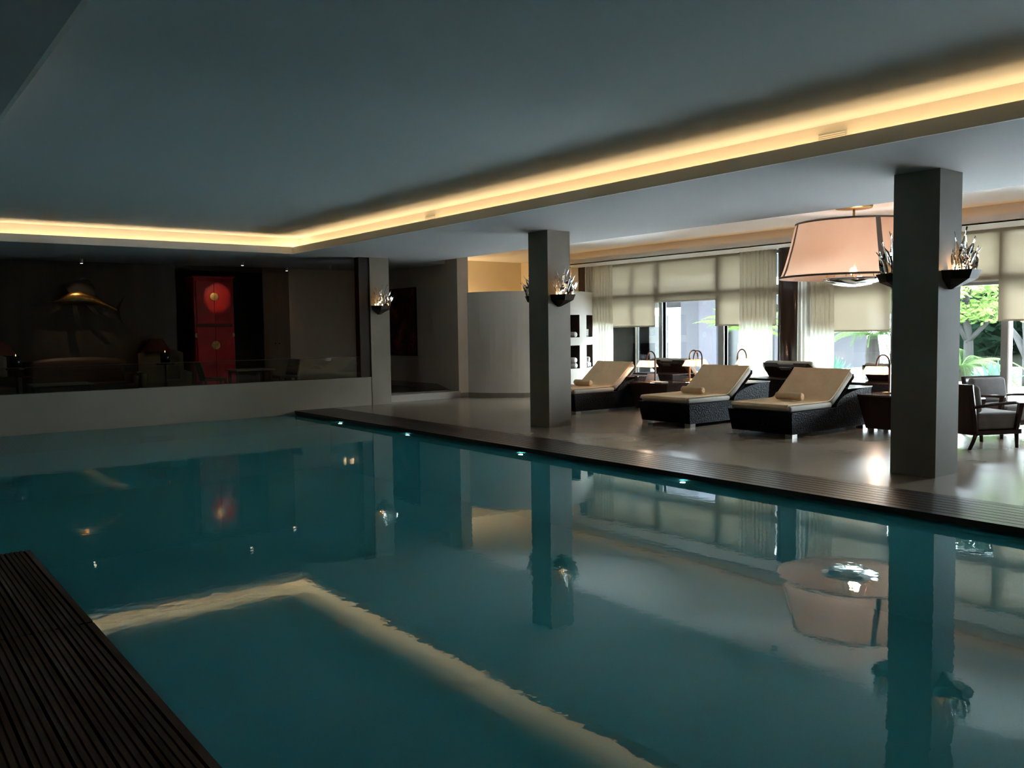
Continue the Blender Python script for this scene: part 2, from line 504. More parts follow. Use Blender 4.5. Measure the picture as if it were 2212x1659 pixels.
struct(lt, 'trim_4', glow('weak_cove_strip', (1.0, 0.55, 0.25), 2.2), 'weak warm light strip in the left tray trough')

# lounger zone ceiling with its own trough by the windows
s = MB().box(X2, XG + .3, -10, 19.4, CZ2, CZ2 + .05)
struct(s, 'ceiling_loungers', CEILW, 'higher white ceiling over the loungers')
FX = 13.60; WSO = 2.97
s = MB().box(FX, XG + .3, -10, YE, WSO, WSO + .02)
struct(s, 'ceiling_window_soffit', CEILW, 'white soffit along the window wall')
struct(MB().box(FX, FX + .02, -10, YE - .22, WSO, 3.092).box(FX, FX + .02, YE - .22, YE, WSO, 2.99), 'trim_5', TRIMM, 'lip of the light trough by the windows')
struct(MB().box(FX + .27, FX + .30, -9.99, YE - .01, WSO + .01, CZ2 + .01), 'trim_6', TRIMM, 'back of the light trough by the windows')
struct(MB().box(FX + .14, FX + .16, -6.5, YE - .4, WSO + .022, WSO + .04), 'trim_7', COVE2, 'warm light strip in the trough by the windows')

# walls
struct(MB().box(-4, 8.45, YW, YW + .22, WZ - .3, 0.568), 'wall_parapet', PARAPET, 'low pale limestone wall at the far end of the pool')
struct(MB().box(-4.2, -4, -10, 19.5, -0.3, 3.4), 'wall_left', GREYWALL, 'left wall')
struct(MB().box(-4.2, XG + .2, -10.2, -10, -1.7, 3.4), 'wall_near', GREYWALL, 'wall behind the camera')
YB = 19.3
struct(MB().box(-4, 8.9, YW + .22, YB + .6, -0.2, LF).box(8.9, 10.77, YW + .85, 24, -.2, LF), 'floor_lounge', WENGE, 'dark floor of the raised lounge')
struct(MB().box(8.9, 10.77, 15.95, YW + .86, -0.2, LF - .01), 'floor_step', PARAPET, 'pale stone step up to the corridor')
struct(MB().box(-4, 5.72, YB, YB + .1, LF, SOF), 'wall_back', LOUNGEWALL, 'brown panelled back wall of the lounge behind the fish sculpture')
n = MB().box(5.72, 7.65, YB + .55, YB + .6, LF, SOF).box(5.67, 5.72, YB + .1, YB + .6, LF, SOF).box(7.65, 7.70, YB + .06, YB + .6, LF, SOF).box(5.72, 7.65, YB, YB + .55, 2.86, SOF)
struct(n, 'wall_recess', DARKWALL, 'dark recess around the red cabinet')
struct(MB().box(8.28, 10.77, YB, YB + .1, LF, SOF), 'wall_lounge_right', GREYWALL, 'taupe wall at the right end of the lounge')
dd = struct(MB().box(7.65, 8.28, YB - .0, YB + .06, LF, SOF), 'door_1', DOORWOOD, 'brown wooden door panel right of the red cabinet')
MB().box(7.90, 7.93, YB - .012, YB, 1.22, 1.25).box(8.0, 8.03, YB - .012, YB, 1.22, 1.25).build('switch_plate', BLACK, dd)
struct(MB().box(8.22, 8.45, YW + .02, YW + .2, .568, SOF), 'trim_8', WENGE, 'dark timber post beside the far column')
XH = 10.77
struct(MB().box(XH, XH + .28, YE, 24, 0, 3.4), 'wall_corridor', mat('corridor_plaster', (0.62, 0.53, 0.45), 0.8), 'corridor wall that carries the painting')
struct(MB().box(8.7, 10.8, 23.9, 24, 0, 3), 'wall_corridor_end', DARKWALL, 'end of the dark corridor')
struct(MB().box(8.9, 10.9, 19.4, 24, SOF, SOF + .02).box(8.7, 8.9, YB + .1, 24, 0, SOF), 'ceiling_corridor', GREYWALL, 'ceiling and left wall of the corridor')
struct(MB().box(XH + .28, 11.06, YE, YE + .25, 0, 3.4).box(14.33, XG + .3, YE, YE + .25, 0, 3.4), 'wall_end', PLASTER, 'white end wall either side of the shower opening')
struct(MB().box(XH + .28, XG + .3, 18.6, 18.7, 0, 3.4).box(XG, XG + .3, YE + .25, 18.6, 0, 3.4), 'wall_shower', YELLOW, 'warm lit ochre wall of the shower room')
sk = MB()
sk.box(XH - .012, XH, YE, 16.9, LF - .02, .0 + .10).box(XH - .012, 11.06, YE - .012, YE, 0, .10).box(14.33, XG, YE - .012, YE, 0, .10)
sk.prism([(YE, .10), (YE + .1, .10), (16.9, LF + .12), (24, LF + .12), (24, LF), (16.9, LF - .15), (YE, 0)], XH - .014, XH, axis='x')
struct(sk, 'baseboard_corridor', SKIRT, 'stone skirting stepping up the corridor wall')

# columns
def column(x0, x1, y0, y1, lab):
    m = MB().box(x0, x1, y0, y1, 0, 1.352).box(x0, x1, y0, y1, 1.355, SOF).box(x0 + .002, x1 - .002, y0 + .002, y1 - .002, 1.35, 1.357)
    struct(m, 'column', LIME, lab)
column(8.335, 8.775, 4.16, 4.62, 'nearest square limestone column')
column(8.42, 8.86, 10.08, 10.54, 'middle square limestone column')
column(8.45, 8.885, YW - .01, YW + .44, 'far limestone column at the end of the parapet')

# curved shower wall with towel niches
DC = (12.75, 16.4); DR = 1.77; DH = 2.32
NZ = [(0.59, 1.11), (1.29, 1.795)]; NA = [(-98.0, -76.0), (-65.5, -43.0)]
def drum_wall():
    m = MB()
    angs = sorted(set([-172 + i * 4 for i in range(0, 41)] + [a for n in NA for a in n] + [-10]))
    angs = [a for a in angs if not any(n[0] - 1.5 < a < n[0] or n[1] < a < n[1] + 1.5 for n in NA)]
    zs = [0, .59, 1.11, 1.29, 1.795, DH]
    def P(a, z, r=DR): return (DC[0] + r * math.cos(R(a)), DC[1] + r * math.sin(R(a)), z)
    for a, b in zip(angs[:-1], angs[1:]):
        for z0, z1 in zip(zs[:-1], zs[1:]):
            hole = any(n0 <= a and b <= n1 for n0, n1 in NA) and (z0, z1) in NZ
            if not hole:
                m.add([P(a, z0), P(b, z0), P(b, z1), P(a, z1)], [(0, 1, 2, 3)])
        m.add([P(a, DH), P(b, DH), P(b, DH, DR - .45), P(a, DH, DR - .45)], [(0, 1, 2, 3)])
        m.add([P(a, 0, DR - .45), P(b, 0, DR - .45), P(b, DH, DR - .45), P(a, DH, DR - .45)], [(0, 1, 2, 3)])
    o = struct(m, 'wall_curved', PLASTER, 'curved white shower wall with towel niches', weld=True)
    for n0, n1 in NA:
        for z0, z1 in NZ:
            q = MB(); st = [n0 + (n1 - n0) * k / 5 for k in range(6)]; ri = DR - .34
            for a, b in zip(st[:-1], st[1:]):
                q.add([P(a, z0, ri), P(b, z0, ri), P(b, z1, ri), P(a, z1, ri)], [(0, 1, 2, 3)])
                q.add([P(a, z0, ri), P(b, z0, ri), P(b, z0, DR), P(a, z0, DR)], [(0, 1, 2, 3)])
                q.add([P(a, z1, ri), P(b, z1, ri), P(b, z1, DR), P(a, z1, DR)], [(0, 1, 2, 3)])
            for a in (n0, n1):
                q.add([P(a, z0, ri), P(a, z0, DR), P(a, z1, DR), P(a, z1, ri)], [(0, 1, 2, 3)])
            q.build('niche_lining', WENGE, o, weld=True)
    b = MB(); st = [-172 + i * 4 for i in range(41)]
    for a, c in zip(st[:-1], st[1:]):
        b.add([P(a, 0, DR + .012), P(c, 0, DR + .012), P(c, .1, DR + .012), P(a, .1, DR + .012), P(a, .1, DR), P(c, .1, DR)], [(0, 1, 2, 3), (3, 2, 5, 4)])
    b.build('skirting', SKIRT, o, weld=True)
    return P
DP = drum_wall()
def folded(a, z, r, n, lab):
    for k in range(n):
        x, y, zz = DP(a, z + k * .062, r)
        m = MB()
        for q in range(2):
            m.box(-.10, .10, -.17, .17, .002 + q * .03, .028 + q * .03)
        o = m.build('folded_towel', TOWELW, bevel=.012, seg=3)
        o.location = (x, y, zz); o.rotation_euler = (0, 0, R(a))
        tag(o, lab[k], 'towel', 'white towels in the curved wall niches')
def rolled(a, z, r, lab):
    x, y, zz = DP(a, z, r)
    m = MB().lathe([(0, -.16), (.02, -.165), (.05, -.16), (.062, -.14), (.062, .14), (.05, .16), (.02, .165), (0, .16)], seg=18)
    o = m.build('rolled_towel', TOWELW, smooth=True)
    o.location = (x, y, zz + .062); o.rotation_euler = (0, R(90), R(a))
    tag(o, lab, 'towel', 'white towels in the curved wall niches')
folded(-60, 1.29, DR - .16, 3, ['bottom white towel folded in the upper right niche', 'middle white towel folded in the upper right niche', 'top white towel folded in the upper right niche'])
rolled(-60.6, .59, DR - .17, 'left white towel roll in the lower right niche')
rolled(-55.2, .59, DR - .17, 'right white towel roll in the lower right niche')
rolled(-57.9, .712, DR - .17, 'white towel roll on top in the lower right niche')
rolled(-80, 1.29, DR - .17, 'white towel roll in the upper left niche beside the middle column')
rolled(-80, .59, DR - .17, 'lower white towel roll in the lower left niche beside the column')
rolled(-80.4, .715, DR - .17, 'upper white towel roll in the lower left niche beside the column')

# painting on the corridor wall
pt = thing('painting', 'dark red abstract painting hanging on the corridor wall', 'painting', (XH, 18.36, 1.7))
MB().box(-.03, -.008, -.61, .61, -.78, .78).build('canvas', PAINT, pt)
f = MB().box(-.045, 0, -.64, -.61, -.81, .81).box(-.045, 0, .61, .64, -.81, .81).box(-.045, 0, -.61, .61, .78, .81).box(-.045, 0, -.61, .61, -.81, -.78)
f.build('picture_frame', BLACK, pt)

# ---------------------------------------------------------------- window wall
def frame_bar(m, y0, y1, z0, z1, x0=XG - .04, x1=XG + .06): m.box(x0, x1, y0, y1, z0, z1)
def window(n, y0, y1, mull, lab, white=()):
    m = MB()
    frame_bar(m, y0, y0 + .05, 0, WSO); frame_bar(m, y1 - .05, y1, 0, WSO)
    frame_bar(m, y0, y1, 0, .05); frame_bar(m, y0, y1, WSO - .06, WSO); frame_bar(m, y0, y1, 2.10, 2.30)
    for a, b in mull: frame_bar(m, a, b, 0, WSO)
    o = struct(m, 'window_%d' % n, DARKSTEEL, lab)
    if white:
        q = MB()
        for a, b in white: q.box(XG - .055, XG + .065, a, b, 0.0, WSO)
        q.build('white_jamb', WHITEFRAME, o)
    ys = [y0] + [v for ab in sorted(mull) for v in ab] + [y1]
    for a, b in zip(ys[::2], ys[1::2]):
        MB().box(XG + .005, XG + .015, a, b, .05, WSO - .06).build('pane', GLASS, o)
    return o
window(1, 10.32, 15.67, [(11.72, 11.89), (13.44, 13.56), (14.22, 14.30)], 'left window wall behind the loungers', white=[(14.235, 14.285), (13.44, 13.465), (11.72, 11.74)])
window(2, 2.6, 9.75, [(6.15, 6.26), (8.0, 8.1), (4.3, 4.4)], 'right window wall by the armchairs', white=[(6.128, 6.15)])
struct(MB().box(XG - .25, XG + .12, 15.67, YE, 0, WSO), 'column', WENGE2, 'dark timber pilaster in the window corner')
struct(MB().lathe([(0, 0), (.285, 0), (.285, WSO), (0, WSO)], (XG - .08, 10.037, 0), 40), 'column', WENGE2, 'round dark brown column in the window wall', smooth=True, bevel=.004)
struct(MB().box(XG - .1, XG + .3, -10, 2.6, 0, 3.3).box(XG - .02, XG + .3, -10, YE, WSO + .02, 3.4), 'wall_right', PLASTER, 'white wall above and beyond the windows')

def curtain(y0, y1, lab, x=XG - .34, ztop=WSO, folds=9, taper=0.0):
    n = folds * 10
    def fn(u, v):
        z = 0.02 + (ztop - .03) * v
        w0 = y0 + taper * (1 - v); 
        y = w0 + (y1 - w0) * u
        a = 0.045 * (0.55 + 0.45 * (1 - v))
        return (x + a * math.sin(u * folds * 2 * PI + .6 * math.sin(3 * u + 2 * v)) + .012 * math.sin(u * folds * 4.3 * PI + 1), y, z)
    o = MB().grid(fn, n, 14).build('sheer_curtain', SHEER, smooth=True)
    return tag(o, lab, 'curtain', 'sheer curtains along the windows')
curtain(14.75, 15.66, 'sheer curtain in the window corner right of the curved wall', taper=-.0)
curtain(10.34, 11.11, 'sheer curtain left of the round brown column', folds=8)
curtain(9.02, 9.76, 'sheer curtain right of the round brown column', folds=8)
def blind(y0, y1, zb, lab, x=XG - .19):
    t = thing('roller_blind', lab, 'blind', (x, (y0 + y1) / 2, WSO), 0, 'roller blinds along the windows')
    h = (y1 - y0) / 2
    MB().grid(lambda u, v: (.02, -h + 2 * h * u, -(WSO - zb) * v), 2, 4).build('cloth', BLIND, t)
    MB().box(.008, .032, -h, h, zb - WSO - .03, zb - WSO).build('bottom_bar', mat('blind_bar', (0.42, 0.40, 0.33), 0.6), t, bevel=.006)
    MB().tube([(.05, -h + .05, -.035), (.05, h - .05, -.035)], .028, 12).build('roller', WHITEFRAME, t)
blind(13.555, 15.60, 1.53, 'low linen blind at the left beside the corner curtain')
blind(11.83, 13.59, 2.07, 'high linen blind in the middle of the left window', x=XG - .165)
blind(10.36, 11.855, 1.53, 'low linen blind left of the round brown column')
blind(8.03, 9.60, 1.395, 'lowest linen blind right of the round brown column')
blind(6.22, 8.06, 2.18, 'high linen blind behind the nearest limestone column', x=XG - .165)
blind(4.60, 6.25, 1.545, 'low linen blind at the right edge behind the armchairs', x=XG - .20)

# ---------------------------------------------------------------- loungers
def make_lounger(ang=math.atan2(.41, .50)):
    t = thing('sun_lounger', 'lounger', 'lounger')
    W2 = .52
    prof = [(0.0, .35), (1.03, .355)]
    for k in range(1, 9):
        a = PI / 2 * k / 8
        prof.append((1.03 + .89 * (1 - math.cos(a)), .355 + .245 * math.sin(a)))
    n = len(prof)
    m = MB()
    vs = []
    for s_, in ((-1,), (1,)):
        vs += [(x, s_ * W2, z) for x, z in prof] + [(1.90, s_ * (W2 - .03), .055), (.055, s_ * (W2 - .03), .055)]
    k = n + 2
    fs = [tuple(range(k)), tuple(range(2 * k - 1, k - 1, -1))] + [(i, k + i, k + (i + 1) % k, (i + 1) % k) for i in range(k)]
    m.add(vs, fs)
    m.build('rattan_base', RATTAN, t)
    MB().box(1.30, 1.93, -W2 - .006, W2 + .006, .598, .612).build('rear_ledge', WENGE, t)
    for sx in (.12, 1.82):
        for sy in (-1, 1):
            MB().box(sx - .055, sx + .055, sy * .43 - .055, sy * .43 + .055, 0, .06).build('foot', CHROME, t)
    MB().box(.03, .99, -.485, .485, .352, .43).build('mattress', CREAM, t, bevel=.03, seg=4)
    # raised backrest: cushion, then a dark bevelled board with a hand notch
    L = .66
    M = Matrix.Translation((1.0, 0, .40)) @ Matrix.Rotation(-ang, 4, 'Y')
    MB().box(0.0, L, -.475, .475, -.055, .055).xf(M).build('backrest_cushion', CREAM, t, bevel=.05, seg=5)
    b = MB()
    q = [(-.50, .42), (-.50, .62), (-.455, .70), (-.17, .70), (-.15, .66), (.15, .66), (.17, .70), (.455, .70), (.50, .62), (.50, .42), (.44, -.02), (-.44, -.02)]
    nq = len(q)
    front = [(v, u * .98, -.062) for u, v in q]; back = [(v - .03, u * .86, -.125) for u, v in q]
    b.add(front + back, [tuple(range(nq)), tuple(range(2 * nq - 1, nq - 1, -1))] + [(i, nq + i, nq + (i + 1) % nq, (i + 1) % nq) for i in range(nq)])
    b.xf(M).build('backrest_board', WENGE, t)
    MB().box(.60, .66, -.10, .10, -.132, -.125).xf(M).build('grip', CHROME, t)
    return t, M, L
def make_cover(t, M, L, label):
    """terry cover lying over the mattress and up the backrest: one sheet."""
    pts = [(-.005, .40), (.02, .437), (.10, .440), (.5, .441), (.86, .442), (.94, .450), (1.0, .485)]
    path = [Vector((x, 0, z)) for x, z in pts]
    for q in (.12, .3, .45, .6, .655, .672, .665): 
        off = .062 if q < .66 else .04
        path.append(M @ Vector((q, 0, off)))
    path.append(M @ Vector((.676, 0, .0)))
    path.append(M @ Vector((.676, 0, -.05)))
    n = len(path)
    rnd = random.Random(hash(label) % 999)
    ph = rnd.random() * 6
    def fn(u, v):
        i = u * (n - 1); a = min(int(i), n - 2); f = i - a
        p = path[a].lerp(path[a + 1], f)
        y = (-.46 + .92 * v) * (1 - .085 * max(0, (u - .70) / .30) ** 2)
        w = .004 * math.sin(9 * v + ph + 5 * u) * (1 if 0.05 < u < .9 else .3)
        return (p.x - w * .3, y + .012 * math.sin(6 * u + ph), p.z + abs(w))
    o = MB().grid(fn, (n - 1) * 3, 16).build('towel_cover', TOWEL, smooth=True, solid=.012)
    return tag(o, label, 'towel', 'beige towel covers on the loungers')
roll_mesh = [None]
def make_roll(label):
    if roll_mesh[0] is None:
        pr = [(0, -.205), (.02, -.212), (.045, -.206), (.054, -.19), (.055, 0), (.054, .19), (.045, .206), (.02, .212), (0, .205)]
        m = MB().lathe(pr, seg=20)
        m.xf(Matrix.Rotation(R(90), 4, 'X'))
        roll_mesh[0] = m.build('towel_roll', TOWEL, smooth=True)
        o = roll_mesh[0]
    else:
        o = roll_mesh[0].copy(); col.objects.link(o)
    return tag(o, label, 'towel', 'rolled towels on the loungers')
lounger0, LM, LL = make_lounger()
G1 = 'black rattan loungers facing the pool'
row1 = [(9.80, 7.31, 'black rattan lounger nearest the big limestone column, facing the pool'),
        (9.82, 9.07, 'middle black rattan lounger of the three facing the pool'),
        (9.94, 11.74, 'farthest black rattan lounger facing the pool, partly behind the middle column')]
CL = ['beige towel cover on the nearest lounger facing the pool', 'beige towel cover on the middle lounger facing the pool', 'beige towel cover on the farthest lounger facing the pool']
RL = ['rolled beige towel on the nearest lounger facing the pool', 'rolled beige towel on the middle lounger facing the pool', 'rolled beige towel on the farthest lounger facing the pool']
for i, (x, y, lab) in enumerate(row1):
    o = lounger0 if i == 0 else copy_tree(lounger0)
    o.location = (x, y, 0); tag(o, lab, 'lounger', G1)
    c = make_cover(o, LM, LL, CL[i]); c.location = (x, y, 0)
    r = make_roll(RL[i]); r.location = (x + .62, y - .05, .514)
lounger1 = make_lounger(R(46))[0]
row2 = [(14.16, 7.03, 'black lounger facing the window behind the nearest limestone column'),
        (14.16, 8.89, 'black lounger facing the window, its back in front of the round brown column'),
        (14.16, 11.58, 'black lounger facing the window behind the white table lamps')]
for i, (x, y, lab) in enumerate(row2):
    o = lounger1 if i == 0 else copy_tree(lounger1); o.location = (x, y, 0); o.rotation_euler = (0, 0, PI)
    tag(o, lab, 'lounger', 'black rattan loungers facing the windows')

# side tables
def make_table():
    t = thing('side_table', 'table', 'table')
    a, b = .45, .33; c, dd = .36, .26
    MB().hexa([(-dd, -c, .045), (dd, -c, .045), (dd, c, .045), (-dd, c, .045), (-b, -a, .49), (b, -a, .49), (b, a, .49), (-b, a, .49)]).build('body', MAHOG, t)
    MB().box(-b - .005, b + .005, -a - .005, a + .005, .49, .52).build('table_top', WENGE2, t, bevel=.004)
    for sx in (-1, 1):
        for sy in (-1, 1):
            MB().box(sx * .19 - .04, sx * .19 + .04, sy * .29 - .04, sy * .29 + .04, 0, .045).build('foot', CHROME, t)
    return t
tb0 = make_table()
tabs = [(11.58, 10.74, 0, 'dark tapered side table carrying the lamp and tumbler, left of the middle lounger'),
        (11.58, 6.28, 0, 'dark tapered side table beside the nearest lounger, partly behind the column'),
        (12.42, 10.48, 0, 'dark side table behind the middle lounger carrying two lit lamps'),
        (13.35, 10.17, 0, 'dark side table by the window carrying a lit lamp')]
for i, (x, y, rz, lab) in enumerate(tabs):
    o = tb0 if i == 0 else copy_tree(tb0)
    o.location = (x, y, 0); o.rotation_euler = (0, 0, rz); tag(o, lab, 'table', 'dark side tables between the loungers')

# table lamps with an arched stem
def make_lamp():
    t = thing('table_lamp', 'lamp', 'lamp')
    MB().box(-.07, .07, -.07, .07, 0, .014).build('base', BRASS, t, bevel=.004)
    MB().box(-.012, .012, -.014, .014, .014, .40).build('stem', COPPER, t)
    arc = [(0, 0, .385)]
    for k in range(0, 13):
        a = PI * k / 12
        arc.append((0, .10 - .10 * math.cos(a), .40 + .14 * math.sin(a)))
    arc.append((0, .20, .372))
    MB().tube(arc, .013, 8, flat=1.0).build('arch', COPPER, t, smooth=True)
    m = MB()
    tx, ty, bx, by = .065, .125, .11, .175; z0, z1 = .262, .374; c = .20
    m.add([(-bx, c - by, z0), (bx, c - by, z0), (bx, c + by, z0), (-bx, c + by, z0), (-tx, c - ty, z1), (tx, c - ty, z1), (tx, c + ty, z1), (-tx, c + ty, z1)],
          [(0, 1, 5, 4), (1, 2, 6, 5), (2, 3, 7, 6), (3, 0, 4, 7)])
    m.build('lamp_shade', SHADE, t, solid=.004)
    MB().tube([(-.06, c, .374), (.06, c, .374)], .005, 6).tube([(0, c - .12, .374), (0, c + .12, .374)], .005, 6).build('shade_carrier', BRASS, t)
    MB().lathe([(0, -.03), (.016, -.022), (.022, 0), (.016, .025), (.01, .045), (0, .045)], (0, c, .315), 12).build('bulb', BULB, t, smooth=True)
    lamp_light(t, (0, c, .285), 18, .04, (1.0, .74, .54))
    return t
lp0 = make_lamp()
GL = 'lit table lamps between the loungers'
lamps = [(11.50, 10.80, 0, 'lit white lamp on the side table left of the middle lounger'),
         (11.72, 6.52, 0, 'lit white lamp beside the nearest limestone column'),
         (12.20, 10.32, 0, 'nearer of the two overlapping lit white lamps'),
         (12.45, 10.83, PI, 'farther of the two overlapping lit white lamps'),
         (13.30, 10.40, PI, 'lit white lamp by the window left of the round brown column')]
for i, (x, y, rz, lab) in enumerate(lamps):
    o = lp0 if i == 0 else copy_tree(lp0)
    o.location = (x, y, .52); o.rotation_euler = (0, 0, rz); tag(o, lab, 'lamp', GL)
t = thing('tumbler', 'small clear tumbler on the side table left of the middle lounger', 'glass', (11.36, 11.13, .52))
MB().lathe([(0, .004), (.034, .004), (.038, .10), (.041, .10), (.037, 0), (0, 0)], seg=20).build('bowl', TUMBLER, t, smooth=True)
o = MB().prism([(-.06, 0), (.06, 0), (.004, .13), (-.004, .13)], -.12, .12, axis='y').build('menu_card', PAPER)
o.location = (11.66, 11.02, .521); tag(o, 'dark folded menu card standing behind the tumbler on the side table', 'card')
o = MB().box(-.09, .09, -.12, .12, 0, .012).build('magazine', mat('pale_paper', (.6, .58, .55), .6), bevel=.003)
o.location = (11.42, 10.62, .521); tag(o, 'pale magazine lying by the lamp on the side table', 'magazine')

# ---------------------------------------------------------------- pendant
PX, PY = 12.15, 7.36
pn = thing('pendant_lamp', 'huge peach fabric pendant lamp over the loungers', 'pendant lamp', (PX, PY, 2.0))
pr = []
for k in range(13):
    u = k / 12
    pr.append((1.07 - .235 * u ** 0.75 , .20 + .83 * u))
MB().lathe(pr, seg=72).build('lamp_shade', PEACH, pn, smooth=True)
rb = MB()
for r_, z_ in ((1.072, .20), (.838, 1.03)):
    rb.lathe([(r_ - .004, z_ - .0), (r_ + .006, z_), (r_ + .006 - .004, z_ + .03 if z_ < .5 else z_ - .03), (r_ - .008, z_ + .03 if z_ < .5 else z_ - .03)], seg=72, closed=True)
rb.build('rim_band', BAND, pn, smooth=True)
for k in range(4):
    a = R(207.4 + 26 + 90 * k)
    da = .042
    def fn(u, v, a=a, da=da):
        i = u * 12; j = min(int(i), 11); f = i - j
        r_ = pr[j][0] + (pr[j + 1][0] - pr[j][0]) * f + .005; z_ = pr[j][1] + (pr[j + 1][1] - pr[j][1]) * f
        return (r_ * math.cos(a + da * (2 * v - 1)), r_ * math.sin(a + da * (2 * v - 1)), z_)
    MB().grid(fn, 12, 3).build('ribbon', BAND, pn)
MB().cyl((0, 0), .018, .10, 1.25, 12).build('stem', BRASS, pn)
MB().lathe([(0, 1.22), (.26, 1.235), (.27, 1.27), (0, 1.27)], seg=40).build('canopy', BRASS, pn, smooth=True)
sp = MB()
for k in range(6):
    a = 2 * PI * k / 6 + .3
    sp.tube([(0, 0, .98), (.83 * math.cos(a), .83 * math.sin(a), .98)], .007, 6)
    sp.tube([(0, 0, .98), (.40 * math.cos(a), .40 * math.sin(a), .2)], .006, 6)
sp.build('spider', BRASS, pn)
MB().lathe([(0, .06), (.15, .068), (.29, .10), (.40, .15), (.445, .195), (.435, .20), (.39, .165), (.28, .115), (.15, .082), (0, .075)], seg=56).build('chrome_bowl', MIRROR, pn, smooth=True)
for k in range(2):
    a = PI * k + .4
    x, y = .10 * math.cos(a), .20 * math.sin(a)
    MB().lathe([(0, -.05), (.03, -.03), (.035, 0), (.02, .05), (0, .06)], (x, y, .30), 14).build('bulb', BULB, pn, smooth=True)
lamp_light(pn, (.1, -.05, .40), 27, .05, (1.0, .60, .42))

# ---------------------------------------------------------------- sconces with crystal leaves
def make_sconce():
    t = thing('wall_sconce', 'sconce', 'sconce')
    # local: mounted on a face, -y outward, z=0 at bowl rim
    w, dp = .19, .25
    top = [(-w, 0), (-w, -.10), (-.10, -dp), (.10, -dp), (w, -.10), (w, 0)]
    mid = [(-w * .9, 0), (-w * .9, -.085), (-.085, -dp * .86), (.085, -dp * .86), (w * .9, -.085), (w * .9, 0)]
    tip = [(-.045, 0), (-.045, -.01), (-.035, -.03), (-.005, -.03), (.005, -.01), (.005, 0)]
    vs = [(x, y, 0) for x, y in top] + [(x, y, -.085) for x, y in mid] + [(x, y, -.18) for x, y in tip]
    inn = [(x * .93, y * .93 - .004, 0) for x, y in top] + [(x * .7, y * .8 - .01, -.06) for x, y in mid]
    fs = []
    for L_ in range(2):
        for i in range(5):
            fs.append((L_ * 6 + i, L_ * 6 + i + 1, L_ * 6 + 7 + i, L_ * 6 + 6 + i))
    fs.append(tuple(range(12, 18)))
    m = MB().add(vs, fs)
    b = len(m.v); m.v += inn
    for i in range(5):
        m.f.append((i, i + 1, b + i + 1, b + i)); m.f.append((b + i, b + i + 1, b + 7 + i, b + 6 + i))
    m.f.append(tuple(range(b + 6, b + 12)))
    m.f += [(0, 6, 12, 17, 11, 5)]
    m.build('bowl', BRONZE, t)
    rnd = random.Random(4)
    spots_ = []
    for ring, (rr, hh, nn) in enumerate(((.15, .20, 6), (.10, .29, 4), (.04, .38, 3))):
        for k in range(nn):
            a = PI + PI * (k + .5) / nn
            spots_.append((rr * math.cos(a), -.085 + rr * .75 * math.sin(a) * 1.0 + .02, hh * (0.85 + .3 * rnd.random()), rnd.random() * 6, math.cos(a)))
    for x, y, h, ph, lean in spots_:
        q = MB(); n_ = 7; rows = []
        for i in range(n_ + 1):
            u = i / n_
            wd = .056 * (math.sin(PI * min(1, u * 1.05 + .12)) ** .8) * (1 if u < .8 else .8) + .004
            tw = ph + u * 1.1
            cx = x + lean * .12 * u * u + .012 * math.sin(7 * u + ph)
            cyy = y - .05 * u * u * (1 if y < -.08 else .2) + .01 * math.cos(6 * u + ph)
            cz = -.05 + (h + .05) * u
            dx, dy = math.cos(tw), math.sin(tw)
            th = .007
            rows.append([(cx + dx * wd, cyy + dy * wd * .7, cz + .012 * math.sin(ph + 9 * u)), (cx - dy * th, cyy + dx * th, cz), (cx - dx * wd, cyy - dy * wd * .7, cz - .012 * math.sin(ph + 9 * u)), (cx + dy * th, cyy - dx * th, cz)])
        for rw in rows: q.v += rw
        for i in range(n_):
            for k in range(4):
                q.f.append((i * 4 + k, i * 4 + (k + 1) % 4, (i + 1) * 4 + (k + 1) % 4, (i + 1) * 4 + k))
        q.f += [(3, 2, 1, 0), tuple(n_ * 4 + k for k in range(4))]
        # keep every leaf off the column face
        q.v = [(a_, min(b_, -.012), c_) for a_, b_, c_ in q.v]
        q.build('crystal_leaf', CRYSTAL, t, smooth=True)
    MB().lathe([(0, -.02), (.016, -.01), (.02, .01), (.01, .03), (0, .034)], (-.05, -.10, -.02), 12).build('bulb', BULB, t, smooth=True)
    lamp_light(t, (-.06, -.085, .025), 6, .025, (1.0, .60, .27))
    return t
sc0 = make_sconce()
scs = [(8.575, 4.16, 0, 'bronze sconce with crystal leaves on the near face of the nearest column'),
       (8.555, 4.62, PI, 'bronze crystal sconce peeping out left behind the nearest column'),
       (8.65, 10.08, 0, 'bronze crystal sconce on the near face of the middle column'),
       (8.64, 10.54, PI, 'bronze crystal sconce just showing left behind the middle column'),
       (8.66, YW - .01, 0, 'bronze crystal sconce on the far column at the parapet')]
for i, (x, y, rz, lab) in enumerate(scs):
    o = sc0 if i == 0 else copy_tree(sc0)
    o.location = (x, y, 2.005); o.rotation_euler = (0, 0, rz); tag(o, lab, 'sconce', 'bronze and crystal sconces on the columns')

